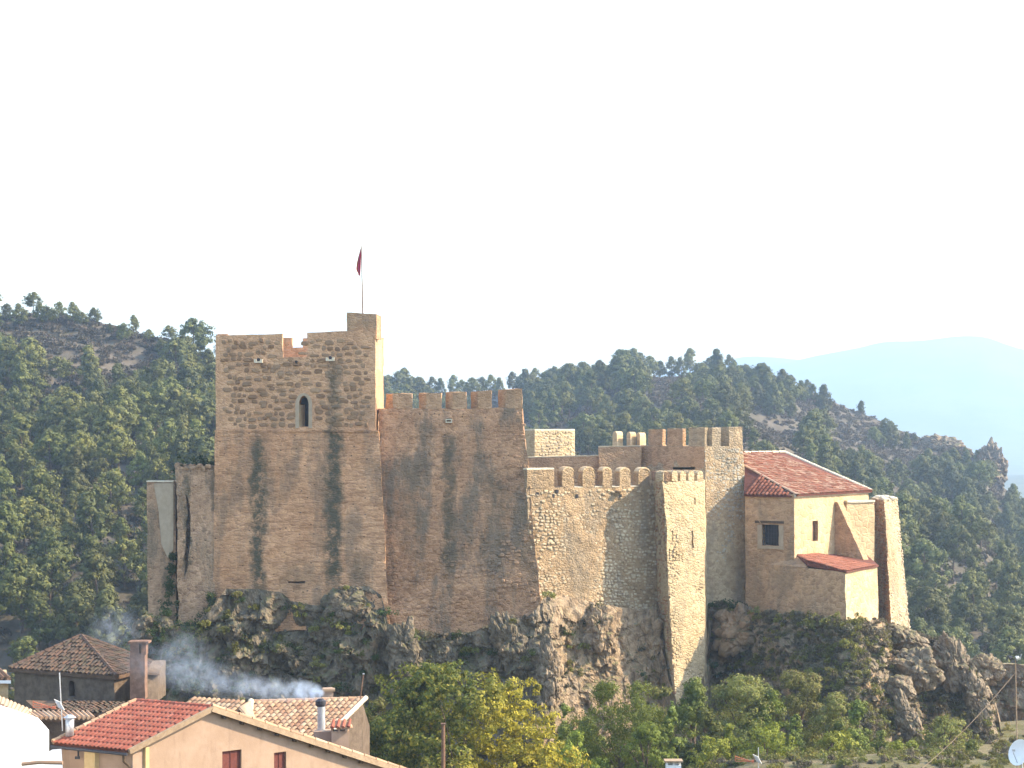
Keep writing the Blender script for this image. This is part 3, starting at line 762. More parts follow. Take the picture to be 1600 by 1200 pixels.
# scrub and dry grass over the castle rock and the bank below it
scrub_src = [tuft(40 + i, 0.45, 0.075, M['leaf_dry'], 'scrub_bush', 10, 26) for i in range(3)] + [tuft(50 + i, 0.5, 0.075, M['leaf_olive'], 'scrub_bush', 10, 26) for i in range(2)] + [tuft(56, 0.6, 0.07, M['ivy'], 'scrub_bush', 10, 30)]
nr = 96 + 7 + 1
pts = []
npx = len(rock_pts) // nr
for _ in range(16000):
    i = rng.randrange(1, npx - 1); j = rng.randrange(5, nr - 1)
    px = PROF[0][0] + i * 2.4
    p = rock_pts[i * nr + j]; a = rock_pts[(i + 1) * nr + j]; b = rock_pts[i * nr + j + 1]
    n = (a - p).cross(b - p)
    if n.length < 1e-6: continue
    n.normalize()
    if n.y > 0: n = -n
    v = (j - 7) / 96
    dens = interp([(196, 0.45), (330, 0.16), (600, 0.09), (800, 0.05), (1000, 0.05), (1110, 0.15), (1200, 0.9), (1330, 0.95), (1400, 0.5), (1450, 0.35), (1560, 0.25)], px)[0]
    patch = noise.noise(Vector((p.x * 0.35, p.z * 0.35, 2))) + 0.5
    if 1043 < px < 1106 and v < 0.3: continue
    if rng.random() > dens * (0.4 + patch) * (0.35 + max(0, n.z) * 1.4): continue
    if px < 330: vi = rng.choice([3, 4, 5, 5])
    elif px < 1150: vi = rng.choice([0, 1, 3, 4, 5])
    elif px < 1340 and v < 0.8: vi = rng.choice([0, 0, 1, 2, 3, 4])
    else: vi = rng.choice([0, 1, 2, 3])
    pts.append((p, rng.uniform(0.4, 1.15), rng.random() * 6, vi))
for _ in range(7000):
    x = rng.uniform(-45, 50); y = rng.uniform(92, 170)
    if abs(x) > y * 0.28: continue
    pts.append((Vector((x, y, ground_z(x, y))), rng.uniform(0.4, 1.0), rng.random() * 6, rng.choice([0, 2, 3, 4, 4])))
scatter('scrub', pts, [(o,) for o in scrub_src], 'dry scrub and grass tufts over the castle rock and bank')
# ------------------------------------------------------------------ stones and tiles
def stone_variant(seed):
    g = random.Random(seed); n = 8
    ang = [2 * math.pi * (i + g.uniform(-0.2, 0.2)) / n for i in range(n)]
    pw = 0.6
    def sq(a):
        c, s = math.cos(a), math.sin(a)
        return (abs(c) ** pw * (1 if c > 0 else -1) * 0.5, abs(s) ** pw * (1 if s > 0 else -1) * 0.5)
    jit = [g.uniform(0.85, 1.05) for _ in range(n)]
    vs = []
    for y, k in ((0.6, 1.0), (-0.45, 0.98), (-1.0, 0.74)):
        for a, j in zip(ang, jit):
            x, z = sq(a); vs.append((x * k * j, y, z * k * j))
    vs.append((g.uniform(-0.1, 0.1), -1.12, g.uniform(-0.1, 0.1)))
    fs = []
    for l in range(2):
        for i in range(n): fs.append((l * n + i, l * n + (i + 1) % n, (l + 1) * n + (i + 1) % n, (l + 1) * n + i))
    for i in range(n): fs.append((2 * n + i, 2 * n + (i + 1) % n, 3 * n))
    return vs, fs
SV = [stone_variant(i) for i in range(8)]

def clad(p00, p10, p11, p01, sw, sh, prot, seed, keep=lambda u, v: 1.0, fill=0.92, wmin=0.6, wmax=1.5):
    """irregular courses of stones on the quad (bottom-left, bottom-right, top-right, top-left seen from outside)"""
    g = random.Random(seed)
    H = ((p01 - p00).length + (p11 - p10).length) / 2
    rows = max(1, int(H / sh)); out = []
    for r in range(rows):
        v = (r + 0.5) / rows
        a = p00.lerp(p01, v); b = p10.lerp(p11, v); W = (b - a).length; x = g.uniform(-0.3, 0) * sw
        while x < W:
            w = sw * g.uniform(wmin, wmax); u = (x + w / 2) / W
            if 0.01 < u < 0.99 and g.random() < keep(u, v):
                dz = g.uniform(-0.32, 0.32) * sh
                c = a.lerp(b, u)
                ax = (b - a).normalized(); up = (p01.lerp(p11, u) - p00.lerp(p10, u)).normalized(); nrm = ax.cross(up).normalized()
                up = nrm.cross(ax)
                s = (w * fill, prot * g.uniform(0.5, 1.3), sh * g.uniform(0.62, 1.15) * fill)
                out.append((c + up * dz, ax, -nrm, up, s, g.uniform(-0.12, 0.12), g.randrange(8)))
            x += w
    return out

def clad_joined(st, mb=None):
    mb = mb or MB()
    for c, ax, back, up, s, rot, k in st:
        vs, fs = SV[k]; cr, sr = math.cos(rot), math.sin(rot)
        a2 = ax * cr + up * sr; u2 = up * cr - ax * sr
        mb.add([c + a2 * (v[0] * s[0]) + back * (v[1] * s[1]) + u2 * (v[2] * s[2]) for v in vs], fs)
    return mb

_sm = {}
def clad_parts(st, name, mat, parent, off):
    for c, ax, back, up, s, rot, k in st:
        if (k, mat.name) not in _sm:
            mb = MB(); mb.add(*SV[k]); me = to_mesh(name, mb); me.materials.append(mat); _sm[(k, mat.name)] = me
        o = bpy.data.objects.new(name, _sm[(k, mat.name)]); COL.objects.link(o); o.parent = parent
        cr, sr = math.cos(rot), math.sin(rot)
        a2 = ax * cr + up * sr; u2 = up * cr - ax * sr
        m = Matrix((a2 * s[0], back * s[1], u2 * s[2])).transposed().to_4x4()
        m.translation = c - Vector(off)
        o.matrix_local = m

def tile_shape(seg=7, r=0.5, thick=0.1, taper=0.82):
    vs = []; fs = []
    for yy, k, zo in ((0.0, 1.0, 0.10), (1.08, taper, 0.0)):
        for rr in (r, r - thick):
            for i in range(seg):
                a = math.pi * i / (seg - 1)
                vs.append((math.cos(a) * rr * k, yy, math.sin(a) * rr * k * 0.8 + zo))
    for i in range(seg - 1):
        fs.append((i, i + 1, 2 * seg + i + 1, 2 * seg + i))
        fs.append((i, seg + i, seg + i + 1, i + 1))
    return vs, fs
TV = tile_shape()

def tile_field(eave0, eave1, down, up_len_fn, tw, tl, n, seed=0, jit=0.02, inside=None):
    """rows of cover tiles. eave0->eave1: eave line, 'down' unit vector up-slope (towards the ridge), n: plane normal"""
    g = random.Random(seed); out = []
    W = (eave1 - eave0).length; ax = (eave1 - eave0).normalized(); cols = int(W / tw)
    for i in range(cols):
        u = (i + 0.5) / cols; L = up_len_fn(u)
        lo, hi = (L if isinstance(L, tuple) else (0, L))
        k = int(math.floor(lo / tl)); 
        while (k + 0.6) * tl < hi:
            if (k + 0.4) * tl >= lo:
                c = eave0 + ax * (u * W) + down * (k * tl) + ax * g.uniform(-jit, jit) + n * g.uniform(0, jit)
                if inside is None or inside(c + down * tl * 0.5): out.append((c, ax, down, n, (tw * 0.86, tl, tw * 0.86), g.uniform(-0.05, 0.05)))
            k += 1
    return out

_tm = {}
def tiles_parts(ts, mat, parent, off, name='roof_tile'):
    if mat.name not in _tm:
        mb = MB(); mb.add(*TV); me = to_mesh(name, mb, fix=False); me.materials.append(mat)
        me.polygons.foreach_set('use_smooth', [True] * len(me.polygons)); _tm[mat.name] = me
    for c, ax, d, n, s, r in ts:
        o = bpy.data.objects.new(name, _tm[mat.name]); COL.objects.link(o); o.parent = parent
        a2 = ax * math.cos(r) + d * math.sin(r); d2 = d * math.cos(r) - ax * math.sin(r)
        m = Matrix((a2 * s[0], d2 * s[1], n * s[2])).transposed().to_4x4(); m.translation = c - Vector(off)
        o.matrix_local = m
def tiles_joined(ts, mb=None):
    mb = mb or MB()
    for c, ax, d, n, s, r in ts:
        a2 = ax * math.cos(r) + d * math.sin(r); d2 = d * math.cos(r) - ax * math.sin(r)
        mb.add([c + a2 * (v[0] * s[0]) + d2 * (v[1] * s[1]) + n * (v[2] * s[2]) for v in TV[0]], TV[1])
    return mb

def V(x, y, z=0): return Vector((x, y, z))
def atz(p, z): return Vector((p.x, p.y, z))

def merlon(A, B, px0, px1, pyt, z0, back, t, splay=0.0, rounded=False, pyt1=None):
    """block on the wall head between two photo columns; A,B: outer line of the wall; back: inward unit vector"""
    f0 = on_line(px0, A, B); f1 = on_line(px1, A, B)
    al = (f1 - f0).normalized()
    b0 = f0 + back * t - al * splay; b1 = f1 + back * t
    mb = MB()
    zt = PZ(pyt, f0.y); zt1 = PZ(pyt1, f1.y) if pyt1 else zt
    if not rounded:
        mb.prism([atz(f0, z0), atz(f1, z0), atz(b1, z0), atz(b0, z0)], [atz(f0, zt), atz(f1, zt1), atz(b1, zt1), atz(b0, zt)])
    else:
        W = (f1 - f0).length; r = W / 2; hh = zt - z0; rr = min(r, hh * 0.45)
        prof = [(0, z0), (W, z0)]
        for i in range(9):
            a = math.pi * i / 8; prof.append((r + math.cos(a) * r, zt - rr + math.sin(a) * rr))
        fr = [atz(f0 + al * s, z) for s, z in prof]
        bk = [atz(b0 + (b1 - b0).normalized() * (s * (b1 - b0).length / W), z) for s, z in prof]
        mb.prism(fr, bk)
    return mb

# ------------------------------------------------------------------ KEEP
kl = Vector((PX(465, 165), 165, PZ(930, 160)))
keep = thing('keep_tower', 'tall square keep with rubble upper storey, dark drip stains and a flag turret', 'tower', kl)
mb = MB()
zt = PZ(672, 160)
mb.prism([P(333, 985, 159.6), P(609, 985, 157.8), V(PX(612, 170), 170, PZ(985, 160)), V(PX(350, 170), 170, PZ(985, 160))],
         [V(PX(336, 160), 160, zt), V(PX(592, 160), 160, zt), V(PX(600, 169.6), 169.6, zt), V(PX(352, 169.6), 169.6, zt)])
hole = MB(); hole.box(P(449, 912, 159), (1.35, 0, 0), (0, 1.35, 0), (0, 0, 0.16))
part('lower_wall', mb, M['keep_low'], keep, kl, rough=(0.4, 0.075), cut=[hole], label='lower storeys of thin coursed masonry with dark vertical stains')
zu = zt; zf = PZ(576, 160)
yF, yB = 160.12, 169.3
def kx(px, Y): return PX(px, Y)
up = MB()
zA = zt - 0.02
up.prism([V(kx(337, yF), yF, zt), V(kx(587, yF), yF, zt), V(kx(600, yB), yB, zt), V(kx(353, yB), yB, zt)],
         [V(kx(336.5, yF), yF, zf), V(kx(586.5, yF), yF, zf), V(kx(599.5, yB), yB, zf), V(kx(353, yB), yB, zf)])
win = MB()
prof = []
x0, x1 = kx(467, 160), kx(482, 160); zb = PZ(667, 160); zs = PZ(632, 160); r = (x1 - x0) / 2
arch = [(x0, zb), (x1, zb), (x1, zs)] + [(x1 - r * (1 - math.cos(a)), zs + 1.45 * r * math.sin(a) * (1 + 0.25 * math.sin(a))) for a in [math.pi * i / 10 for i in range(1, 10)]] + [(x0, zs)]
win.prism([V(x, 159, z) for x, z in arch], [V(x, 161.6, z) for x, z in arch])
part('upper_wall', up, M['keep_up'], keep, kl, rough=(0.6, 0.04), cut=[win], label='upper storey of brown rubble set in pale mortar')
# window surround and dim back
M['patch'] = plain_mat('grey_render_patch', (0.34, 0.265, 0.19), (0.40, 0.315, 0.23), 2.5, bump=0.02, stain=0.3)
ws = MB()
out = [(x0 - 0.28, zb - 0.1)] + [(x0 - 0.28, zs)] + [((x0 + x1) / 2 - math.cos(a) * (r + 0.28), zs + 1.5 * (r + 0.22) * math.sin(a)) for a in [math.pi * i / 10 for i in range(1, 10)]] + [(x1 + 0.28, zs), (x1 + 0.28, zb - 0.1)]
inn = [(x0, zb - 0.1)] + [(x0, zs)] + [((x0 + x1) / 2 - math.cos(a) * r, zs + 1.55 * r * math.sin(a) * (1 + 0.2 * math.sin(a))) for a in [math.pi * i / 10 for i in range(1, 10)]] + [(x1, zs), (x1, zb - 0.1)]
for i in range(len(out) - 1):
    q = [out[i], out[i + 1], inn[i + 1], inn[i]]
    ws.prism([V(x, 160.06, z) for x, z in q], [V(x, 160.3, z) for x, z in q])
wf = part('window', ws, M['patch'], keep, kl, label='tall pointed-arch window with a pale stone surround')
gl = MB(); gl.box(V(x0 - 0.1, 161.4, zb - 0.1), (x1 - x0 + 0.2, 0, 0), (0, 0.1, 0), (0, 0, 2.4)); part('pane', gl, M['dark'], wf, kl)
rv = MB(); rv.prism([V(x0 + 0.003, 160.35, zb), V(x0 + 0.34, 161.35, zb), V(x0 + 0.003, 161.35, zb)], [V(x0 + 0.003, 160.35, zs), V(x0 + 0.34, 161.35, zs), V(x0 + 0.003, 161.35, zs)]); part('splayed_jamb', rv, M['plaster'], wf, kl)  # cream render stands in for sunlight on the left reveal
# parapet
T = 0.85
def pblock(nm, foot, zb_, ztops, mat='keep_up', lab=None, rg=(0.5, 0.04), par=keep, off=kl):
    m = MB(); m.prism([atz(p, zb_) for p in foot], [atz(p, z) for p, z in zip(foot, ztops)])
    return part(nm, m, M[mat], par, off, rough=rg, label=lab)
a, b = V(kx(336.5, yF), yF), V(kx(441, yF), yF)
pblock('merlon', [a, b, b + V(0, T), a + V(0, T)], zf, [PZ(524, 160), PZ(521, 160)] * 1 + [PZ(521, 160), PZ(524, 160)])
c, d = V(kx(480, yF), yF), V(kx(586.5, yF), yF)
pblock('merlon', [c, d, d + V(0, T), c + V(0, T)], zf, [PZ(519.5, 160), PZ(516, 160), PZ(516, 160), PZ(519.5, 160)])
pblock('parapet_sill', [b, c, c + V(0, T), b + V(0, T)], zf, [PZ(558, 160)] * 4)
e, f = V(kx(599.5, yB), yB), V(kx(353, yB), yB)
zt8 = PZ(520, 160) - 0.05
pblock('parapet', [d + V(0, T), e - V(0, T), e - V(T, T), d + V(-T, T)], zf, [zt8] * 4, 'pale')
pblock('parapet', [a + V(0, T), a + V(T, T), f + V(T, -T), f + V(0, -T)], zf, [zt8] * 4)
yq = yB - T
for (p0, p1, pt) in ((353, 456, 528), (473, 599, 528)):
    g0, g1 = V(kx(p0, yq), yq), V(kx(p1, yq), yq)
    pblock('merlon', [g0, g1, g1 + V(0, T), g0 + V(0, T)], zf, [PZ(pt, yq)] * 4)
g0, g1 = V(kx(456, yq), yq), V(kx(473, yq), yq)
pblock('parapet_sill', [g0, g1, g1 + V(0, T), g0 + V(0, T)], zf, [PZ(543, yq)] * 4)
# flag turret at the right end of the parapet
t0, t1 = V(kx(542, 160.3), 160.3), V(kx(588.5, 160.3), 160.3)
zz = PZ(517, 160) - 0.02
pblock('flag_turret', [t0, t1, t1 + V(0.25, 2.2), t0 + V(0.15, 2.2)], zz - 0.6, [PZ(488, 160), PZ(491, 160), PZ(491.5, 160), PZ(488.5, 160)], 'old_plaster', 'small square turret block carrying the flagpole')
# individual rubble stones
def kkeep(u, v):
    px = 337 + u * 250
    if px < 346 or px > 577: return 0.0
    py = 668 + (530 - 668) * v
    if 458 < px < 491 and py > 604: return 0.0
    if 436 < px < 486 and py < 566: return 0.15
    if 345 < px < 360 and py > 600: return 0.5
    return 0.9
st = clad(V(kx(337, yF), yF - 0.0, PZ(669, 160)), V(kx(587, yF), yF, PZ(669, 160)), V(kx(586.5, yF), yF, PZ(530, 160)), V(kx(336.5, yF), yF, PZ(530, 160)), 0.66, 0.46, 0.06, 3, kkeep, fill=0.86, wmin=0.5, wmax=1.6)
clad_parts(st[:300], 'stone', M['keep_stone'], keep, kl)
print('keep stones', len(st))
# small spouts
for px, py in ((404, 565), (516, 562), (463, 569)):
    m = MB(); x = kx(px, 160); z = PZ(py, 160); k = 0.33 if px != 463 else 0.22
    m.prism([V(x - k, 159.75, z - 0.1), V(x + k, 159.75, z - 0.1), V(x + k, 159.75, z + 0.18), V(x + k * 0.5, 159.75, z + 0.18), V(x + k * 0.4, 159.75, z + 0.02), V(x - k * 0.4, 159.75, z + 0.02), V(x - k * 0.5, 159.75, z + 0.18), V(x - k, 159.75, z + 0.18)],
            [V(x - k, 160.3, z - 0.1), V(x + k, 160.3, z - 0.1), V(x + k, 160.3, z + 0.18), V(x + k * 0.5, 160.3, z + 0.18), V(x + k * 0.4, 160.3, z + 0.02), V(x - k * 0.4, 160.3, z + 0.02), V(x - k * 0.5, 160.3, z + 0.18), V(x - k, 160.3, z + 0.18)])
    w = part('water_spout', m, M['mortar'] if px != 463 else M['keep_stone'], keep, kl)
    h = MB(); h.tube([V(x, 159.9, z + 0.16), V(x, 160.3, z + 0.16)], 0.13, 8); part('spout_mouth', h, M['dark'], w, kl)
# string course between the storeys
m = MB(); m.box(V(kx(336, 160) - 0.03, 159.93, zt - 0.13), (kx(592, 160) - kx(336, 160), 0, 0), (0, 0.16, 0), (0, 0, 0.14)); part('string_course', m, M['keep_low'], keep, kl, rough=(0.4, 0.03))

# flag
fl = V(kx(567, 161.2), 161.2, PZ(490, 161.2))
fp = thing('flagpole', 'thin pole with a furled flag on top of the keep', 'flagpole', fl)
m = MB(); m.tube([fl - V(0, 0, 0.3), P(564.6, 384, 161.2)], [0.055, 0.03], 8)
part('pole', m, M['brown_pole'], fp, fl)
m = MB(); m.tube([P(564.6, 384.5, 161.2), P(564.55, 382.5, 161.2)], [0.06, 0.05], 8); part('finial', m, M['metal'], fp, fl)
NF = NT('flag_cloth', 0.8)
sp = NF.n('SeparateXYZ', Vector=NF.n('TexCoord').outputs['UV'])
NF.color(NF.ramp(sp.outputs[0], [(0.0, (0.42, 0.03, 0.06)), (0.42, (0.42, 0.03, 0.06)), (0.46, (0.30, 0.05, 0.14)), (0.74, (0.30, 0.04, 0.09)), (0.78, (0.6, 0.33, 0.05)), (1.0, (0.5, 0.05, 0.05))]))
fm = bpy.data.meshes.new('flag'); vs = []; fs = []; uv = []
top = P(564.8, 387, 161.2); nu, nvv = 26, 14
for i in range(nu):
    s = i / (nu - 1)
    for j in range(nvv):
        t = j / (nvv - 1)
        z = top.z - s * 2.25 + 0.1 * t
        w = (0.05 + 0.31 * math.sin(min(1.0, s * 1.25) * 1.6) ** 1.2) * (1 - 0.55 * sstep(0.8, 1, s))
        x = top.x - 0.0 - t * w * 0.9 - 0.09 * s
        y = top.y + 0.16 * math.sin(t * 15 + s * 3) * (0.3 + s) * (0.3 + t)
        vs.append((x - fl.x, y - fl.y, z - fl.z)); uv.append((t * 0.8 + s * 0.25, s))
for i in range(nu - 1):
    for j in range(nvv - 1): fs.append((i * nvv + j, i * nvv + j + 1, (i + 1) * nvv + j + 1, (i + 1) * nvv + j))
fm.from_pydata(vs, [], fs); ul = fm.uv_layers.new(name='UVMap')
for l in fm.loops: ul.data[l.index].uv = uv[l.vertex_index]
part('flag', fm, NF.m, fp, fl, label='limp red flag with a yellow band, hanging in folds', smooth=True)

# ------------------------------------------------------------------ walls left of the keep
wl = P(304, 980, 160.5)
w2 = thing('ruined_wall', 'ragged overgrown wall butting against the left side of the keep', 'wall', wl)
m = MB(); m.prism([P(281, 1000, 159.4), P(337, 1000, 159.4), V(PX(345, 168), 168, PZ(1000, 160)), V(PX(285, 168), 168, PZ(1000, 160))],
                  [P(274, 729, 160.2), P(337, 728, 160.2), V(PX(340, 168), 168, PZ(729, 160)), V(PX(276, 168), 168, PZ(731, 160))])
crack = MB(); crack.prism([P(290, 905, 158), P(295, 880, 158), P(297, 830, 158), P(296, 790, 158), P(290, 770, 158), P(292, 800, 158), P(289, 850, 158)][::-1], [P(290, 905, 160.6), P(295, 880, 160.6), P(297, 830, 160.6), P(296, 790, 160.6), P(290, 770, 160.6), P(292, 800, 160.6), P(289, 850, 160.6)][::-1])
M['ruin'] = stone_mat('ruined_masonry', (0.17, 0.11, 0.075), (0.34, 0.23, 0.155), (0.45, 0.32, 0.225), w=(1.2, 1.08, 0.98), cell=3.2, squash=1.3, joint=0.35, stain=0.7, stain_col=(0.12, 0.105, 0.075), holes=0.4, streaks=[(PX(293, 160), 0.35, -11, -3, 0.9)])
part('wall_face', m, M['ruin'], w2, wl, rough=(0.35, 0.11), cut=[crack])
g_ = random.Random(4); st = []
for i in range(34):
    px = g_.uniform(275, 334); c = P(px, g_.uniform(726, 733), g_.uniform(160.0, 161.5))
    st.append((c, V(1, 0, 0), V(0, 1, 0), V(0, 0, 1), (g_.uniform(0.25, 0.5), 0.2, g_.uniform(0.2, 0.42)), g_.uniform(-.5, .5), g_.randrange(8)))
clad_parts(st, 'stone', M['keep_stone'], w2, wl)
tl = P(252, 965, 161)
w1 = thing('bastion', 'low rendered bastion at the far left end of the castle', 'tower', tl)
m = MB(); m.prism([P(231, 1000, 160.6), P(276, 1000, 160), V(PX(290, 167), 167, PZ(1000, 160)), V(PX(245, 167), 167, PZ(1000, 160))],
                  [P(229, 752, 161.2), P(273, 753, 160.6), V(PX(282, 167), 167, PZ(753, 160.6)), V(PX(238, 167), 167, PZ(753, 160.6))])
part('wall_face', m, M['ruin'], w1, tl, rough=(0.4, 0.05))
m = MB(); m.prism([P(240, 755, 161.0), P(271, 755, 160.6), P(271, 858, 160.4), P(262, 872, 160.4), P(252, 850, 160.6), P(248, 800, 160.8)][::-1], [P(240, 755, 160.86), P(271, 755, 160.46), P(271, 858, 160.26), P(262, 872, 160.26), P(252, 850, 160.46), P(248, 800, 160.66)][::-1])
part('render_patch', m, M['patch'], w1, tl)
m = MB(); m.box(P(228.5, 753, 161.0), (2.2, -0.5, 0), (0, 1.0, 0), (0, 0, 0.1)); part('coping', m, M['mortar'], w1, tl, rough=(0.4, 0.02))

# ------------------------------------------------------------------ CURTAIN WALL beside the keep
cl_ = P(710, 985, 160)
cw = thing('curtain_wall', 'high crenellated curtain wall right of the keep, streaked with dark stains', 'wall', cl_)
A = V(PX(592, 161), 161); B = V(PX(816, 160), 160); back = V(0, 1, 0)
zfl = PZ(638, 160.5)
m = MB(); m.prism([P(606, 1010, 158.6), P(851, 1010, 157.3), V(PX(851, 163), 163, PZ(1010, 160)), V(PX(606, 163), 163, PZ(1010, 160))],
                  [atz(A, zfl), atz(B, zfl), V(PX(816, 162.5), 162.5, zfl), V(PX(592, 163), 163, zfl)])
h1 = MB(); h1.box(P(697.5, 659.5, 158), (0.4, 0, 0), (0, 3.2, 0), (0, 0, 0.32))
M['curtain_top'] = M['curtain']
part('wall_face', m, M['curtain'], cw, cl_, rough=(0.4, 0.10), cut=[h1])
for (p0, p1, pt, pt1) in ((614, 643, 615, 615), (666, 690, 614, 614), (708, 729, 612, 612), (748, 768.5, 611, 610), (791, 816, 609, 607.5)):
    part('merlon', merlon(A, B, p0, p1, pt, zfl, back, 0.9, splay=0.62, pyt1=pt1), M['plaster_par'], cw, cl_, rough=(0.25, 0.055))
m = MB(); m.box(P(696, 660.5, 159.9), (0.52, 0, 0), (0, 0.6, 0), (0, 0, 0.08)); m.box(P(696, 656.2, 159.9), (0.52, 0, 0), (0, 0.6, 0), (0, 0, 0.08))
m.box(P(696, 658.6, 159.9), (0.08, 0, 0), (0, 0.6, 0), (0, 0, 0.1)); m.box(P(704.7, 658.6, 159.9), (0.08, 0, 0), (0, 0.6, 0), (0, 0, 0.1))
part('drain_surround', m, M['mortar'], cw, cl_)
# loose stones showing in the upper band of the wall
def kc(u, v): return 0.5 if noise.noise(Vector((u * 9, v * 9, 2))) > -0.05 else 0.08
st = clad(P(608, 975, 158.75), P(844, 965, 157.5), P(820, 655, 159.9), P(596, 655, 160.9), 0.42, 0.28, 0.035, 8, kc)
part('face_stones', clad_joined(st), M['curtain'], cw, cl_, kind='stuff')

# ------------------------------------------------------------------ rubble wall (E)
el = P(920, 930, 161)
ew = thing('rubble_wall', 'eroded sunlit rubble wall with a row of rounded merlons', 'wall', el)
EA = V(PX(822, 158.9), 158.9); EB = V(PX(1024, 165.4), 165.4)
al = (EB - EA).normalized(); bk = V(-al.y, al.x)
zfe = PZ(762, 161)
bot0, bot1 = P(838, 990, 157.9), P(1030, 1000, 164.4)
m = MB(); m.prism([bot0, bot1, bot1 + bk * 2.4, bot0 + bk * 2.4], [atz(EA, zfe), atz(EB, zfe), atz(EB + bk * 1.6, zfe), atz(EA + bk * 1.6, zfe)])
part('wall_face', m, M['mortar_e'], ew, el, rough=(0.35, 0.10))
for (p0, p1, pt) in ((879, 897, 730), (911, 929, 730), (941, 956, 730.5), (968, 985, 731), (998, 1016, 731)):
    part('merlon', merlon(EA, EB, p0, p1, pt, zfe, bk, 0.7, rounded=True), M['mortar_e'], ew, el, rough=(0.22, 0.05))
    f0 = on_line(p0, EA, EB); f1 = on_line(p1, EA, EB); W_ = (f1 - f0).length; zt_ = PZ(pt, f0.y)
    cm = MB(); pr = [(W_ / 2 + math.cos(math.pi * i / 8) * (W_ / 2 + 0.03), zt_ - W_ / 2 * 0.9 + math.sin(math.pi * i / 8) * W_ / 2 * 0.95) for i in range(1, 8)]
    pr2 = [(x, z - 0.09) for x, z in pr][::-1]
    loop = [(x, z + 0.03) for x, z in pr] + pr2
    cm.prism([atz(f0 + al * s, z) for s, z in loop], [atz(f0 + al * s + bk * 0.72, z) for s, z in loop])
    part('merlon_cap', cm, M['plaster'], ew, el)
m = merlon(EA, EB, 823, 866, 734, zfe, bk, 0.95); part('merlon', m, M['mortar_e'], ew, el, rough=(0.3, 0.04), label='wide flat block of parapet at the left end')
m = MB(); f0 = on_line(823, EA, EB); f1 = on_line(866, EA, EB); zc = PZ(734, f0.y); m.prism([atz(f0, zc), atz(f1, zc), atz(f1 + bk, zc), atz(f0 + bk, zc)], [atz(p, zc + 0.12) for p in (f0, f1, f1 + bk, f0 + bk)]); part('merlon_cap', m, M['mortar'], ew, el, rough=(0.3, 0.02))
for p0, p1 in ((897, 911), (929, 941), (956, 968), (985, 998)):
    f0 = on_line(p0, EA, EB); f1 = on_line(p1, EA, EB)
    m = MB(); m.prism([atz(f0, zfe), atz(f1, zfe), atz(f1 + bk, zfe), atz(f0 + bk, zfe)], [atz(f0, zfe + 0.05), atz(f1, zfe + 0.05), atz(f1 + bk, zfe + 0.12), atz(f0 + bk, zfe + 0.12)]); part('crenel_sill', m, M['mortar'], ew, el, rough=(0.3, 0.02))
def ke(u, v): return (0.93 if v < 0.84 else 0.45) * (0.5 if noise.noise(Vector((u * 6, v * 6, 5))) > 0.22 else 1)
q = (bot0.lerp(atz(EA, zfe), 0.1), bot1.lerp(atz(EB, zfe), 0.1), atz(EB, zfe - 0.2), atz(EA, zfe - 0.2))
st = clad(*q, 0.36, 0.26, 0.085, 21, ke, fill=0.88)
part('face_stones', clad_joined(st), M['stones_e'], ew, el, kind='stuff')
m = MB(); c = on_line(962, EA, EB); c = atz(c, PZ(769, c.y)); m.box(c, al * 0.55, -bk * 0.55, (0, 0, 0.13)); part('projecting_stone', m, M['mortar_e'], ew, el)
for px, py in ((862, 778), (899, 778), (838, 775), (868, 771), (967, 778)):
    c = on_line(px, EA, EB); c = atz(c, PZ(py, c.y)); m = MB(); m.box(c - bk * 0.12, al * 0.2, bk * 0.5, (0, 0, 0.3)); part('putlog_hole', m, M['dark'], ew, el)

# ------------------------------------------------------------------ corner turret (F)
fl_ = P(1075, 1070, 163)
ft = thing('corner_turret', 'tall battered corner turret with a brilliantly lit pale face and scalloped top', 'tower', fl_)
zt_ = PZ(752, 163)
F0b, F1b, F2b = P(1030, 1100, 164.6), P(1056, 1100, 160.2), P(1101, 1100, 163.2)
F0t, F1t, F2t = V(PX(1018, 166), 166, zt_), V(PX(1036, 162.8), 162.8, zt_), V(PX(1100, 165.8), 165.8, zt_)
F3t = V(PX(1082, 171), 171, zt_); F3b = V(PX(1084, 171), 171, F0b.z)
m = MB(); m.prism([F0b, F1b, F2b, V(F3b.x + 1.4, 171, F0b.z), F3b], [F0t, F1t, F2t, V(F3t.x + 1, 171, zt_), F3t])
fal = (F2t - F1t).normalized(); fbk = V(-fal.y, fal.x)
def fpt(px, py): 
    n = (F2t - F1t).cross(F1b - F1t); return hit(px, py, F1t, n)
cuts = []
for px, py, w, h in ((1082.5, 857, 0.2, 1.45), (1086, 788, 0.2, 0.5), (1052, 838, 0.1, 0.22)):
    c = fpt(px, py); k = MB(); k.box(c - fal * w / 2 - fbk * 0.6, fal * w, fbk * 1.8, (0, 0, h)); cuts.append(k)
part('wall_face', m, M['pale'], ft, fl_, rough=(0.35, 0.09), cut=cuts)
p0 = F1b.lerp(F1t, 0.04); p1 = F2b.lerp(F2t, 0.04)
def kf(u, v): return 0.0 if (0.62 < u < 0.78 and (0.66 < v < 0.8 or 0.86 < v < 0.93)) else 0.75
st = clad(p0, p1, F2t - V(0, 0, 0.2), F1t - V(0, 0, 0.2), 0.30, 0.22, 0.035, 31, kf, fill=0.92)
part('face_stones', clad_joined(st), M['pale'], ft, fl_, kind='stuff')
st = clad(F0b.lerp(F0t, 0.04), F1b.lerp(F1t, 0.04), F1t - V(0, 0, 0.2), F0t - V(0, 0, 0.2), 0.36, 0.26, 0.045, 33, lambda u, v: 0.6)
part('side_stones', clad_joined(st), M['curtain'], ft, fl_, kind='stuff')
Af, Bf = atz(F1t, 0), atz(F2t, 0)
tops = [(1036, 1046), (1050, 1059), (1063, 1072), (1076, 1085), (1090, 1099)]
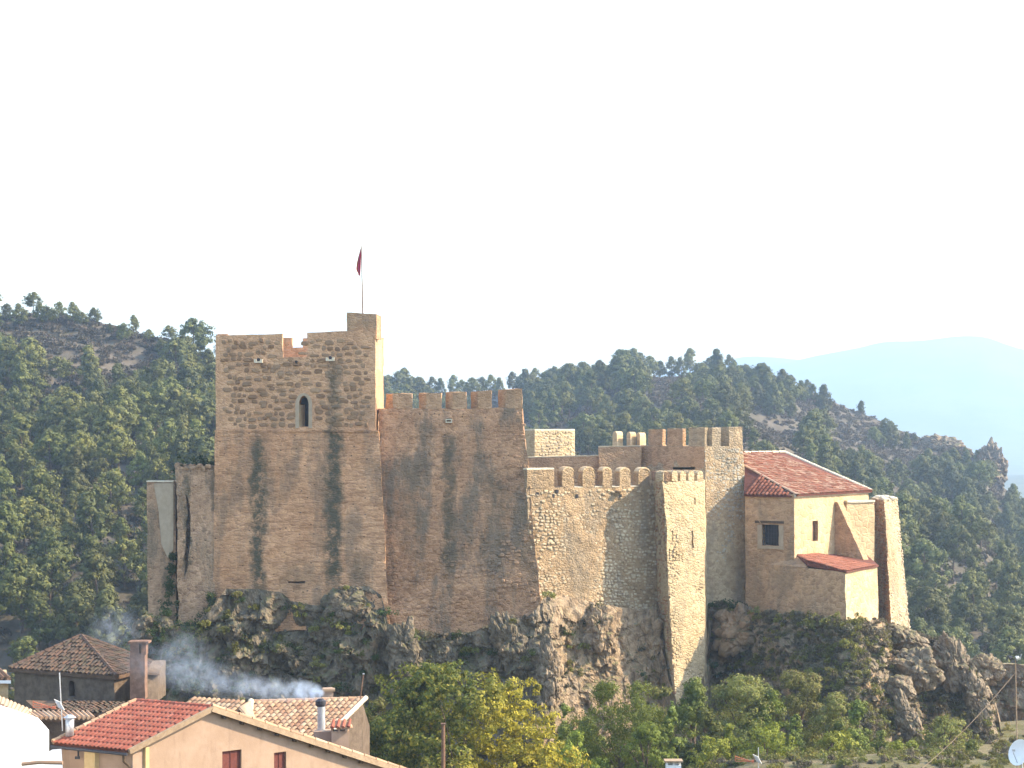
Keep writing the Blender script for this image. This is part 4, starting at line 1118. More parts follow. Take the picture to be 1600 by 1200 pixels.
for i, (p0, p1) in enumerate(tops):
    part('merlon', merlon(Af, Bf, p0, p1, 735, zt_, fbk, 0.75, splay=0.1, rounded=True), M['pale'], ft, fl_, rough=(0.25, 0.02))
mm = MB(); a0, b0 = F0t, F1t - (F1t - F0t).normalized() * 0.05; nb = V(1, 0.2, 0).normalized()
mm.prism([a0, b0, b0 + nb * 0.6, a0 + nb * 0.6], [p + V(0, 0, 0.75) for p in (a0, b0, b0 + nb * 0.6, a0 + nb * 0.6)])
part('parapet', mm, M['curtain'], ft, fl_, rough=(0.3, 0.03))

# ------------------------------------------------------------------ inner walls and gate block (G)
gl_ = P(1130, 945, 171)
gb = thing('gate_block', 'crenellated inner block rising behind the corner turret beside the chapel roof', 'tower', gl_)
zg = PZ(697, 170)
G0, G1, G2 = V(PX(1000, 174.5), 174.5), V(PX(1101, 169.8), 169.8), V(PX(1160, 171.6), 171.6)
m = MB(); m.prism([P(1000, 985, 174), P(1106, 985, 168.6), P(1182, 985, 170.6), V(PX(1180, 184), 184, PZ(985, 170)), V(PX(1010, 184), 184, PZ(985, 170))],
                  [atz(G0, zg), atz(G1, zg), atz(G2, zg), V(PX(1160, 184), 184, zg), V(PX(1010, 184), 184, zg)])
beam = MB(); beam.box(P(1056, 734, 169), (1.75, -0.7, 0), (0, 6, 0), (0, 0, 0.22))
part('wall_face', m, M['pale_mix'], gb, gl_, rough=(0.6, 0.06), cut=[beam])
sk = MB(); o_ = V(0, 0, 0)
d0 = (G1 - G0).normalized(); nrm0 = V(d0.y, -d0.x)
sk.prism([atz(G0 + nrm0 * 0.06, PZ(760, 172)), atz(G1 + nrm0 * 0.06, PZ(760, 172)), atz(G1, PZ(760, 172)), atz(G0, PZ(760, 172))], [atz(G0 + nrm0 * 0.06, zg - 0.03), atz(G1 + nrm0 * 0.06, zg - 0.03), atz(G1, zg - 0.03), atz(G0, zg - 0.03)])
part('rendered_face', sk, M['plaster_par'], gb, gl_, rough=(0.4, 0.02), cut=[beam])
gd = (G1 - G0).normalized(); gk = V(-gd.y, gd.x)
for p0, p1, pt in ((1013, 1035, 671), (1042, 1067, 670), (1076, 1100, 668.5)):
    part('merlon', merlon(G0, G1, p0, p1, pt, zg, gk, 0.42, splay=0.0), M['plaster_par'] if p0 < 1070 else M['pale_mix'], gb, gl_, rough=(0.22, 0.045))
gd2 = (G2 - G1).normalized(); gk2 = V(-gd2.y, gd2.x)
for p0, p1, pt in ((1112, 1126, 668), (1139, 1160, 667)):
    part('merlon', merlon(G1, G2, p0, p1, pt, zg, gk2, 0.8, splay=0.45), M['pale_mix'], gb, gl_, rough=(0.22, 0.045))
m = MB(); m.prism([atz(G1, zg), atz(on_line(1104, G1, G2), zg), atz(on_line(1104, G1, G2) + gk2 * 0.8, zg), atz(G1 + gk2 * .8, zg)], [atz(G1, PZ(668, 170)), atz(on_line(1104, G1, G2), PZ(668, 170)), atz(on_line(1104, G1, G2) + gk2 * 0.8, PZ(668, 170)), atz(G1 + gk2 * .8, PZ(668, 170))])
part('merlon', m, M['pale_mix'], gb, gl_, rough=(0.3, 0.02))
def kg(u, v): return 0.7
zm = PZ(672 + 30, 170)
st = clad(P(1106, 960, 168.9), P(1178, 960, 170.8), atz(G2, zg - 0.15), atz(G1, zg - 0.15), 0.34, 0.25, 0.05, 41, kg, fill=0.88)
part('face_stones', clad_joined(st), M['stones_grey'], gb, gl_, kind='stuff')

hl = P(910, 740, 173)
hw = thing('inner_wall', 'low smooth rendered wall stepping up behind the rounded merlons', 'wall', hl)
m = MB()
za, zb_, zc_ = PZ(716, 173), PZ(713, 173), PZ(698, 173)
for x0_, x1_, z0_, z1_ in ((818, 936, za, zb_), (936, 1002, zc_ - 0.05, zc_)):
    a_, b_ = V(PX(x0_, 173), 173), V(PX(x1_, 173.5), 173.5)
    mm = MB(); mm.prism([atz(p, PZ(790, 173)) for p in (a_, b_, b_ + V(0, 1.2), a_ + V(0, 1.2))], [atz(a_, z0_), atz(b_, z1_), atz(b_ + V(0, 1.2), z1_), atz(a_ + V(0, 1.2), z0_)])
    wp = part('wall_section', mm, M['plaster_par'], hw, hl, rough=(0.5, 0.03))
    mm = MB(); mm.prism([atz(a_, z0_ + 0.0), atz(b_, z1_), atz(b_ + V(0, 1.2), z1_), atz(a_ + V(0, 1.2), z0_)], [atz(a_ - V(0, 0.06), z0_ + 0.09), atz(b_ - V(0, 0.06), z1_ + 0.09), atz(b_ + V(0, 1.2), z1_ + 0.09), atz(a_ + V(0, 1.2), z0_ + 0.09)])
    part('coping', mm, M['mortar'], wp, hl, rough=(0.5, 0.01))
# round tower
rl = P(862, 716, 183)
rt = thing('turret_block', 'squat squared turret of pale stone seen above the inner wall', 'tower', rl)
pl = [V(PX(812, 184), 184), V(PX(835, 181.2), 181.2), V(PX(893, 184.0), 184.0), V(PX(898, 185.2), 185.2), V(PX(898, 188), 188), V(PX(860, 189), 189), V(PX(815, 188), 188)]
m = MB(); zr = PZ(672.5, 182); m.prism([atz(p, zr - 7) for p in pl], [atz(p, zr) for p in pl])
part('wall_face', m, M['pale'], rt, rl, rough=(0.5, 0.03))
m = MB(); m.prism([atz(p, zr) for p in pl], [atz(p, zr + 0.12) for p in pl]); part('coping', m, M['mortar'], rt, rl, rough=(0.5, 0.015))
mbj = MB()
for i in (1, 2):
    a_, b_ = pl[i], pl[i + 1]
    clad_joined(clad(atz(a_, zr - 3.4), atz(b_, zr - 3.4), atz(b_, zr - 0.05), atz(a_, zr - 0.05), 0.42, 0.26, 0.05, 50 + i, lambda u, v: 0.9, fill=0.88), mbj)
part('face_stones', mbj, M['stones_e'], rt, rl, kind='stuff')
# far merlons
kl2 = P(985, 697, 179)
km = thing('rear_parapet', 'short rear parapet of three rounded merlons catching full sun', 'wall', kl2)
K0, K1 = V(PX(957, 181.5), 181.5), V(PX(1012, 177.5), 177.5)
zk = PZ(700, 179)
m = MB(); m.prism([atz(p, zk - 3) for p in (K0, K1, K1 + V(0.5, 0.9), K0 + V(0.5, 0.9))], [atz(p, zk) for p in (K0, K1, K1 + V(0.5, 0.9), K0 + V(0.5, 0.9))])
part('wall_face', m, M['plaster_par'], km, kl2, rough=(0.5, 0.02))
for p0, p1, pt in ((957, 964, 674), (979, 985, 675), (995, 1000, 676)):
    # broad face turned to the sun on the right, thin rounded end towards the viewer
    a_ = P(p0, 697, 180); b_ = P(p1, 697, 179.6); dr = V(0.8, 1.1, 0).normalized() * 0.95
    a_.z = b_.z = zk; H_ = PZ(pt, 180) - zk; W = (b_ - a_).length
    pr = [(0, 0), (W, 0)] + [(W / 2 + math.cos(math.pi * i / 8) * W / 2, H_ - W / 2 + math.sin(math.pi * i / 8) * W / 2) for i in range(9)]
    aa = (b_ - a_).normalized()
    m = MB(); m.prism([a_ + aa * s + V(0, 0, z) for s, z in pr], [a_ + aa * s + V(0, 0, z) + dr for s, z in pr]); part('merlon', m, M['plaster'], km, kl2, rough=(0.3, 0.02))

# ------------------------------------------------------------------ CHAPEL
ch0 = P(1240, 870, 167)
ch = thing('chapel', 'cream rendered chapel with a hipped red tile roof and one barred window', 'chapel', ch0)
ze = -4.75
c0 = V(PX(1240, 166), 166, ze); c1 = V(PX(1356, 178), 178, ze); d0_ = V(PX(1165, 168.6), 168.6, ze)
dirr = (c1 - c0).normalized(); inn_ = V(-dirr.y, dirr.x, 0)
R_ = V(PX(1226, 186), 186, PZ(707, 186)); L_ = R_ - dirr * 12; L_.z = R_.z
zb0 = PZ(985, 166)
m = MB(); d1 = d0_ + V(1.2, 12, 0)
m.prism([atz(p, zb0) for p in (d0_, c0, c1, c1 + V(-6, 7, 0), d1)], [atz(p, ze) for p in (d0_, c0, c1, c1 + V(-6, 7, 0), d1)])
nL = (c0 - d0_).normalized(); outL = V(nL.y, -nL.x, 0)
if outL.y > 0: outL = -outL
def cwl(px, py): return hit(px, py, c0, outL)
outR = V(dirr.y, -dirr.x, 0)
def cwr(px, py): return hit(px, py, c0, outR)
k1 = MB(); q = [cwl(1191, 853), cwl(1217, 853), cwl(1217, 820), cwl(1191, 820)]
q[1].z = q[0].z; q[2].z = q[3].z
k1.prism([p + outL * 0.5 for p in q], [p - outL * 0.7 for p in q])
k2 = MB(); q2 = [cwr(1268.5, 846), cwr(1277.5, 846), cwr(1277.5, 814), cwr(1268.5, 814)]; q2[1].z = q2[0].z; q2[2].z = q2[3].z
k2.prism([p + outR * 0.5 for p in q2], [p - outR * 0.35 for p in q2])
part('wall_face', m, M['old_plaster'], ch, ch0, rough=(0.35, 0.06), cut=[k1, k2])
# sun-side render skin
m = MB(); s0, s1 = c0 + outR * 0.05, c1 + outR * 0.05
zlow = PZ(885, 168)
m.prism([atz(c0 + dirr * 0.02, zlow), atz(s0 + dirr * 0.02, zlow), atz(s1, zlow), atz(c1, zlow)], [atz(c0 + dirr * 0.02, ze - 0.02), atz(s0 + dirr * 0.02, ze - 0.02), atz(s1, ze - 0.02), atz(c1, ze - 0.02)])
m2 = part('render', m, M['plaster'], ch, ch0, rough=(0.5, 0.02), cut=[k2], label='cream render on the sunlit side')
# window
w = MB()
def bar(a, b, o, t, d):
    ax = (b - a); sd_ = o; up_ = ax.normalized().cross(sd_).normalized()
    w.box(a - up_ * t / 2 - sd_ * 0.0, ax, sd_ * d, up_ * t)
for a_, b_ in ((q[0], q[1]), (q[0], q[3]), (q[1], q[2])): bar(a_ - outL * 0.25, b_ - outL * 0.25, outL, 0.12, 0.06)
wo_ = part('window', w, M['wood'], ch, ch0, label='barred wooden window under a timber lintel')
w = MB()
for i in range(1, 6):
    a_ = q[0].lerp(q[1], i / 6) - outL * 0.1; b_ = q[3].lerp(q[2], i / 6) - outL * 0.1; w.tube([a_, b_], 0.018, 5)
for i in range(1, 5):
    a_ = q[0].lerp(q[3], i / 5) - outL * 0.1; b_ = q[1].lerp(q[2], i / 5) - outL * 0.1; w.tube([a_, b_], 0.018, 5)
part('grille', w, M['black'], wo_, ch0)
w = MB(); w.prism([p - outL * 0.5 for p in q], [p - outL * 0.56 for p in q]); part('pane', w, M['dark'], wo_, ch0)
w = MB(); a_ = cwl(1180, 817); b_ = cwl(1225, 817); b_.z = a_.z; w.box(a_ - outL * 0.2, b_ - a_, outL * 0.26, (0, 0, 0.2)); part('lintel', w, M['wood'], wo_, ch0)
w = MB()
al_ = (q[1] - q[0]).normalized()
w.box(q[0] - al_ * 0.42 + outL * 0.0, al_ * 0.40, outL * 0.035, V(0, 0, q[3].z - q[0].z - 0.02)); w.box(q[1] + al_ * 0.02, al_ * 0.40, outL * 0.035, V(0, 0, q[3].z - q[0].z - 0.02))
w.box(q[0] - al_ * 0.42 - V(0, 0, 0.24), q[1] - q[0] + al_ * 0.84, outL * 0.06, V(0, 0, 0.22))
part('surround', w, M['patch'], wo_, ch0, rough=(0.4, 0.02))
w = MB(); w.prism([p - outR * 0.28 for p in q2], [p - outR * 0.33 for p in q2])
w3 = part('window', w, M['tile_bed_old'], ch, ch0, label='narrow bricked-up slit window')
# roof: bed slabs and tiles
ov = 0.35
def slab(pts, n, th, mat, nm, par):
    mb_ = MB(); mb_.prism([p - n * th for p in pts], list(pts)); return part(nm, mb_, mat, par, ch0)
up1 = (R_ - c1) - dirr * ((R_ - c1).dot(dirr)); up1.normalize(); n1 = dirr.cross(up1).normalized()
if n1.z < 0: n1 = -n1
e0 = c0 - up1 * ov; e1 = c1 - up1 * ov + dirr * 0.2
HC = on_line(1164, e0, L_); LR = on_line(1161, L_, R_)
rs = part('roof', MB().prism([p - n1 * 0.12 for p in (e0, e1, R_, LR, HC)], [e0, e1, R_, LR, HC]), M['tile_bed'], ch, ch0, label='main sunlit slope of weathered red tiles')
W1 = (e1 - e0).length
# insides test by side planes
def poly_in(poly, n):
    def f(p):
        for i in range(len(poly)):
            a_, b_ = poly[i], poly[(i + 1) % len(poly)]
            if (b_ - a_).cross(p - a_).dot(n) < -0.05: return False
        return True
    return f
pn = n1; poly = [e0, e1, R_, LR, HC]
if (e1 - e0).cross(R_ - e1).dot(n1) < 0: poly = poly[::-1]
far_off = e0 - dirr * 14
ts = tile_field(far_off, e1, up1, lambda u: 12.5, 0.34, 0.46, n1, 61, 0.05, poly_in(poly, n1))
part('roof_tiles', tiles_joined(ts), M['tile_chapel'], rs, ch0, kind='stuff', fix=False)
# left slope
dl = (c0 - d0_).normalized(); 
up2 = (L_ - c0) - dl * ((L_ - c0).dot(dl)); up2.normalize(); n2 = dl.cross(up2).normalized()
if n2.z < 0: n2 = -n2
h0 = d0_ - up2 * ov; h1_ = e0.copy()
h2 = L_ + (d0_ - c0).normalized() * 1.0
h1_ = c0 - up2 * ov
rs2 = part('roof', MB().prism([p - n2 * 0.12 for p in (h0, h1_, HC)], [h0, h1_, HC]), M['tile_bed'], ch, ch0, label='small left slope with bold tile rolls')
poly2 = [h0, h1_, HC]
if (h1_ - h0).cross(HC - h1_).dot(n2) < 0: poly2 = poly2[::-1]
ts = tile_field(h0, h1_, up2, lambda u: 9.0, 0.36, 0.45, n2, 62, 0.02, poly_in(poly2, n2))
tiles_parts(ts[:280], M['tile_chapel_o'], rs2, ch0)
# hip and ridge tiles bedded in mortar
def ridge_run(a_, b_, rad, mat, par, off, nm='ridge_tile', L=0.45):
    n = max(1, int((b_ - a_).length / L)); d = (b_ - a_).normalized()
    side = d.cross(V(0, 0, 1)).normalized(); up_ = side.cross(d).normalized()
    for i in range(n):
        c = a_.lerp(b_, i / n); mb_ = MB(); vs_ = []
        for t_, k in ((0, 1.0), (1.05 * L, 0.86)):
            for j in range(6):
                an = math.pi * j / 5; vs_.append(c + d * t_ + side * math.cos(an) * rad * k + up_ * (math.sin(an) * rad * k * 0.75 + 0.03))
        mb_.add(vs_, [(j, j + 1, 6 + j + 1, 6 + j) for j in range(5)])
        part(nm, mb_, mat, par, off, fix=False)
ridge_run(e0, HC, 0.16, M['tile_chapel'], rs, ch0, L=1.1)
ridge_run(R_, e1, 0.2, M['mortar'], rs, ch0, L=1.1)
ridge_run(LR, R_, 0.22, M['mortar'], rs, ch0, L=1.2)
m = MB(); m.box(c0 + outR * 0.06 + V(0, 0, -0.28), dirr * W1 * 0.99, outR * 0.16, (0, 0, 0.16)); part('cornice', m, M['mortar'], ch, ch0)

# buttress leaning on the chapel wall
def buttress(nm, label, base, along, outv, w, pt_, pb_, z_t, z_b, mat_side, cap, off, bulge=0.0):
    t = thing(nm, label, 'buttress', off)
    a_ = base; b_ = base + along * w
    m_ = MB(); m_.prism([atz(a_, z_b), atz(a_ + outv * pb_, z_b), atz(b_ + outv * pb_, z_b), atz(b_, z_b)], [atz(a_, z_t), atz(a_ + outv * pt_, z_t), atz(b_ + outv * pt_, z_t), atz(b_, z_t)])
    part('masonry', m_, mat_side, t, off, rough=(0.35, 0.05))
    return t
bb = cwr(1318, 800); bb.z = 0
boff = P(1330, 885, 172)
ba = atz(cwr(1303, 800), 0)
tb = buttress('sloping_buttress', 'short sloping buttress above the small tiled lean-to roof', ba + dirr * 0.0, dirr, outR, 1.0, 0.35, 3.2, PZ(785, 172), PZ(893, 171), M['old_plaster'], None, boff)
b2 = atz(cwr(1303, 800), 0)
# tall end buttress
toff = P(1392, 980, 176)
tt = thing('end_buttress', 'tall tapering buttress at the right end of the castle', 'buttress', toff)
Ft = [P(1361, 781, 181), P(1381, 781, 176), P(1402, 781, 180.5), P(1384, 781, 185)]
Fb = [P(1366, 1005, 180.5), P(1394, 1005, 174.4), P(1424, 1005, 178.6), P(1400, 1005, 185)]
ztb = PZ(781, 177); zbb = PZ(1005, 175)
m = MB(); m.prism([atz(p, zbb) for p in Fb], [atz(p, ztb) for p in Ft]); part('masonry', m, M['pale_mix'], tt, toff, rough=(0.4, 0.07))
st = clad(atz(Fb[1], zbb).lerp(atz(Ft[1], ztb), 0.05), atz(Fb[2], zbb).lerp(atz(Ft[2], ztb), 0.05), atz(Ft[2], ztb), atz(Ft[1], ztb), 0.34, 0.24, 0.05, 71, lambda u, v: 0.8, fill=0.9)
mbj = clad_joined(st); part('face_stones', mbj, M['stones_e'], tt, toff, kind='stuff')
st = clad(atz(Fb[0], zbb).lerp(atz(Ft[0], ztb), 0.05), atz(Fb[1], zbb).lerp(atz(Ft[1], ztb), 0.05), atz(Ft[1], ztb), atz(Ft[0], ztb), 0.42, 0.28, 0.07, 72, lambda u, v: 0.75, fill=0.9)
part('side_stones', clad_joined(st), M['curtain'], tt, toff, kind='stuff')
g_ = random.Random(9)
cn = sum((atz(p, ztb) for p in Ft), V(0, 0, 0)) / 4
st = []
for i in range(16):
    u_, v_ = g_.random(), g_.random()
    p = atz(Ft[0], ztb).lerp(atz(Ft[1], ztb), u_).lerp(atz(Ft[3], ztb).lerp(atz(Ft[2], ztb), u_), v_)
    st.append((p + V(0, 0, 0.05), V(1, 0, 0), V(0, 1, 0), V(0, 0, 1), (g_.uniform(0.5, 0.8), 0.35, g_.uniform(0.25, 0.4)), g_.uniform(-.4, .4), g_.randrange(8)))
clad_parts(st, 'coping_stone', M['mortar'], tt, toff)
# wall joining the end buttress to the chapel
jw = thing('link_wall', 'short sunlit wall between the sloping buttress and the tall end buttress', 'wall', P(1345, 880, 175))
ja, jb = atz(cwr(1318, 800), 0) + outR * 0.3, V(PX(1366, 175.4), 175.4)
m = MB(); jz0, jz1 = PZ(1000, 172), PZ(785, 174.5)
m.prism([atz(p, jz0) for p in (ja, jb, jb + V(-.9, 1.3), ja + V(-.9, 1.3))], [atz(p, jz1) for p in (ja, jb, jb + V(-.9, 1.3), ja + V(-.9, 1.3))])
part('wall_face', m, M['plaster'], jw, P(1345, 880, 175), rough=(0.4, 0.04))
jd = (jb - ja).normalized()
for i in range(8):
    c = atz(ja.lerp(jb, (i + 0.5) / 8), jz1 + 0.02)
    m = MB(); m.box(c - jd * 0.22 + V(jd.y, -jd.x) * 0.12, jd * (0.42), V(-jd.y, jd.x) * 0.7, (0, 0, 0.16)); part('coping_stone', m, M['mortar'], jw, P(1345, 880, 175), rough=(0.2, 0.03))
jl = P(1350, 880, 178)

# lower annex with lean-to roof
aoff = P(1280, 965, 163)
an = thing('annex', 'lower annex below the chapel with a shaded front, lit side and small lean-to tile roof', 'building', aoff)
a0 = V(PX(1319, 161), 161); aL = V(PX(1179, 168.4), 168.4); aR = V(PX(1369, 168), 168)
zt0 = PZ(893, 161); zbt = PZ(1010, 161)
aB = atz(cwr(1350, 880), 0); aC = atz(cwr(1243, 880), 0)
m = MB(); m.prism([atz(p, zbt) for p in (aL - V(0.2, 0.3), a0 + V(0.1, -0.4), aR + V(0.2, 0), V(aR.x - 1, 172), V(aL.x + 1, 172))],
                  [atz(aL, zt0 + 0.15), atz(a0, zt0), atz(aR, zt0 - 0.05), atz(V(aR.x - 1, 172), zt0), atz(V(aL.x + 1, 172), zt0)])
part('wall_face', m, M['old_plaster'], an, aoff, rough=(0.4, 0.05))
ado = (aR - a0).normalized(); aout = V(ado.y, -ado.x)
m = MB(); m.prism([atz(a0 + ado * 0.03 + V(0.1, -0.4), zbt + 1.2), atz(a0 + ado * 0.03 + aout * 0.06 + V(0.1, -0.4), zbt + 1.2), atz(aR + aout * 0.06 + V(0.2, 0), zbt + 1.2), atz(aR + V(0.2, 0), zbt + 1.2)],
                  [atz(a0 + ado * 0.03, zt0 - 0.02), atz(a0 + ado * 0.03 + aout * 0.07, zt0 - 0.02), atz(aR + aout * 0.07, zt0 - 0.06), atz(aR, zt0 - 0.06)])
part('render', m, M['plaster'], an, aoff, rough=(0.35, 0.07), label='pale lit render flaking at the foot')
# sloping weathering ledge under the chapel window
m = MB(); l0 = cwl(1179, 868); l1 = cwl(1243, 868); l1.z = l0.z; f0 = hit(1182, 890, atz(a0, 0), V(*(V((a0 - aL).y, -(a0 - aL).x)))); f1 = hit(1262, 886, atz(a0, 0), V(*(V((a0 - aL).y, -(a0 - aL).x))))
zl = zt0 + 0.1
m.prism([atz(f0, zl), atz(f1, zl), atz(l1 - outL * 0.3, zl), atz(l0 - outL * 0.3, zl)], [atz(f0, zl + 0.05), atz(f1, zl + 0.05), atz(l1 - outL * 0.3, l0.z), atz(l0 - outL * 0.3, l0.z)])
part('weathering_ledge', m, M['old_plaster'], an, aoff, rough=(0.4, 0.04))
# lean-to roof
r0 = atz(a0, zt0) + V(0.15, -0.25, 0.02); r1 = atz(aR, zt0) + V(0.2, -0.1, 0.05); r2 = cwr(1350, 882); r3 = cwr(1244, 872) + outR * 0.05; 
r2 = atz(r2, zt0 + 0.55); r3 = atz(r3, zt0 + 0.95); r4 = atz(f1, zt0 + 0.35)
mb_ = MB(); mb_.prism([p - V(0, 0, 0.12) for p in (r0, r1, r2, r3, r4)], [r0, r1, r2, r3, r4])
lr = part('roof', mb_, M['tile_bed'], an, aoff, label='small lean-to roof of red tiles with weeds')
nn = (r1 - r0).cross(r3 - r0).normalized()
if nn.z < 0: nn = -nn
pl_ = [r0, r1, r2, r3, r4]
if (r1 - r0).cross(r2 - r1).dot(nn) < 0: pl_ = pl_[::-1]
eu = (r1 - r0).normalized(); uu = (r3 - r0) - eu * (r3 - r0).dot(eu); uu.normalize()
ts = tile_field(r0 - eu * 7, r1, uu, lambda u: 8, 0.27, 0.40, nn, 63, 0.03, poly_in(pl_, nn))
tiles_parts(ts[:290], M['tile_chapel_o'], lr, aoff)
# buttress stub between chapel and end buttress: masonry pier
pcap = P(1340, 790, 176)
# ------------------------------------------------------------------ boulders
def boulder(px, py, Y, rx, ry, rz, label, seed, rot=0.0, group=None, amp=0.35):
    c = P(px, py, Y); bm = bmesh.new(); bmesh.ops.create_icosphere(bm, subdivisions=5, radius=1.0)
    for v in bm.verts:
        d = v.co.normalized(); s = Vector((seed * 3.1, 0, 0))
        q = Vector((d.x * rx, d.y * ry, d.z * rz)) * (0.9 / math.sqrt(rx)); r = 1 + noise.fractal(q + s, 0.8, 2.1, 6) * amp * 0.6
        cr = noise.cell_vector(q * 1.5 + s + noise.noise_vector(q * 1.2) * 0.5); r += (cr[0] - 0.5) * 0.2
        vd = noise.voronoi(q * 1.25 + s + noise.noise_vector(q) * 0.2)[0]; r += 0.12 - vd[0] * 0.3 - max(0, 0.14 - (vd[1] - vd[0])) * 0.9
        r += (0.5 - ((q.z * 0.9 + noise.noise(q * 0.8 + s) * 0.7) % 1.0)) * 0.10
        r -= max(0, 0.12 - abs(noise.noise(q * 1.3 + s * 2))) * 0.9
        v.co = Vector((d.x * rx, d.y * ry, d.z * rz)) * r
    me = bpy.data.meshes.new('boulder'); bm.to_mesh(me); bm.free()
    me.transform(Matrix.Rotation(rot, 4, 'Y'))
    me.materials.append(M['rock'])
    o = bpy.data.objects.new('boulder', me); COL.objects.link(o); o.location = c
    o['label'] = label; o['category'] = 'rock'
    if group: o['group'] = group
    return o
boulder(1154, 985, 167.6, 2.2, 1.6, 2.2, 'big hollowed orange-stained boulder right of the corner turret foot', 1)
boulder(1198, 990, 165.0, 0.8, 1.2, 1.9, 'narrow grey rock rib at the right side of the hollowed boulder', 2, 0.15)
boulder(936, 990, 160.0, 1.35, 1.3, 2.4, 'dark pointed rock knob below the rubble wall', 3, -0.05)
boulder(800, 1015, 156.4, 1.4, 1.2, 2.9, 'slanting rock slab with a bright lit edge below the curtain wall corner', 4, -0.35)
boulder(857, 1055, 155.2, 1.0, 1.0, 2.7, 'cracked white-edged rock pillar beside the slanting slab', 5, -0.05)
boulder(540, 945, 158.4, 1.9, 1.0, 1.5, 'rounded grey rock hump at the right foot of the keep', 6)
boulder(630, 1015, 156.0, 1.2, 1.0, 2.2, 'upright grey rock below the joint of keep and curtain wall', 7)
boulder(1418, 1000, 164.6, 2.0, 1.3, 1.0, 'sunlit limestone block just below the end buttress', 8, 0.4)
boulder(1436, 1048, 160.5, 1.9, 1.5, 1.8, 'large bright limestone boulder halfway down the right slope', 9, 0.5)
boulder(1488, 1040, 165.3, 1.35, 1.3, 2.6, 'tall overhanging rock on the right shoulder of the outcrop', 10, -0.25)
boulder(1525, 1090, 164.3, 1.0, 1.0, 2.5, 'lowest big rock at the right end of the outcrop, by the gorge', 11, -0.3)
boulder(1405, 1075, 157.6, 1.2, 1.1, 1.0, 'small white-speckled rock left of the large bright boulder', 12, 0.5)
boulder(1425, 1140, 154.6, 0.9, 1.0, 2.7, 'long leaning rock rib low on the right slope above the shrubs', 13, -0.4)
boulder(1372, 1018, 160.5, 0.9, 0.9, 0.6, 'low white rock ledge in the dry grass below the annex', 14, 0.5)
boulder(1538, 1045, 184.5, 1.7, 1.2, 1.5, 'rounded rock top on the cliff across the gorge', 15)
boulder(1015, 1010, 163, 1.2, 0.9, 3.0, 'brown rock face left of the corner turret foot', 16, 0.0, amp=0.2)
boulder(228, 985, 158.6, 1.0, 1.2, 1.1, 'brown rock under the far left bastion', 17, 0.0)
# far cliff at the end of the right ridge
g2 = P(1545, 735, 655)
cf = boulder(1547, 735, 652, 5.0, 9, 8.5, 'grey cliff end of the far right ridge', 21, 0.0, amp=0.25); cf['category'] = 'cliff'; cf.name = 'cliff'
cf = boulder(1478, 698, 664, 9.0, 4, 3.2, 'pale rock band below the crest of the far right ridge', 22, 0.25, amp=0.25); cf['category'] = 'cliff'; cf.name = 'cliff'

# ------------------------------------------------------------------ trees and bushes before the rock
def broad_tree(nm, label, cat, px, py_top, Y, rx, mat, seed, zbase=None, ry=None, shape='round', leaf=0.10, dens=1.0, group=None, trunk=True, lobes=None):
    rng_ = np.random.default_rng(seed)
    X = PX(px, Y); z0 = ground_z(X, Y) if zbase is None else zbase
    zt = PZ(py_top, Y); h = zt - z0; ry = ry or rx * 0.8
    t = thing(nm, label, cat, (X, Y, z0 - 0.1), group)
    cl = []; nc = int(dens * 75 * max(1.5, rx * h / 2.2))
    sub = []
    nl = max(18, int(rx * h * 1.3))
    tries = 0
    while len(sub) < nl and tries < 4000:
        tries += 1
        u = rng_.random(); a = rng_.random() * 6.283
        if shape == 'cone': prof = (1 - u) ** 0.75 * 0.95 + 0.06
        elif shape == 'round': prof = math.sqrt(max(0, 1 - (max(0, u - 0.38) / 0.62) ** 2)) * (0.85 + 0.15 * min(1, u * 4))
        else: prof = math.sin(math.pi * (0.15 + 0.8 * u)) ** 0.6
        rr = prof * (0.45 + 0.5 * rng_.random() ** 0.6)
        sub.append((math.cos(a) * rx * rr, math.sin(a) * ry * rr, h * (0.04 + 0.9 * u), prof))
    for (x, y, z, pf) in sub:
        R = ((0.20 if shape == 'cone' else 0.22) * min(rx * 2, h) + 0.25) * (0.55 + 0.5 * rng_.random()) * (0.45 + 0.55 * pf)
        for _ in range(max(3, nc // nl)):
            d = rng_.normal(size=3); d /= np.linalg.norm(d); q = R * (0.5 + 0.55 * rng_.random())
            up = 0.55 if shape == 'cone' else 0.8
            zz = z + d[2] * q * (1.25 if shape == 'cone' else up)
            if zz < 0.05: zz = 0.05 + rng_.random() * 0.4
            zz = min(zz, h * 0.985)
            cl.append((x + d[0] * q, y + d[1] * q, zz, (0.16 + 0.22 * rng_.random()) * (0.8 if shape == 'cone' else 1.0) * min(1.3, 0.6 + rx * 0.2), x * 0.8, y * 0.8, z - 0.2 * R))
    if shape == 'cone':
        for k in range(5): cl.append((rng_.normal() * 0.08, rng_.normal() * 0.08, h * (0.85 + 0.033 * k), 0.12, 0, 0, h * 0.7))
    v = leaf_cloud(np.array(cl), leaf, 34, rng_, fl=0.6, asp=0.5)
    cm = quads_mesh('crown', v, mat)
    c = bpy.data.objects.new('crown', cm); COL.objects.link(c); c.parent = t
    mb_ = MB()
    mb_.tube([(0, 0, -0.3), (0.05, 0, h * 0.3), (0.1 * rx, 0, h * 0.62)], [0.05 * h * 0.5 + 0.05, 0.035 * h * 0.5 + 0.04, 0.03], 7)
    for (x, y, z, pf) in sub[:14]:
        mb_.tube([(0, 0, max(0.1, z * 0.35)), (x * 0.45, y * 0.45, z * 0.72), (x, y, z)], [0.06, 0.04, 0.015], 4)
    part('trunk', mb_, M['bark'], t, (0, 0, 0), fix=False)
    return t

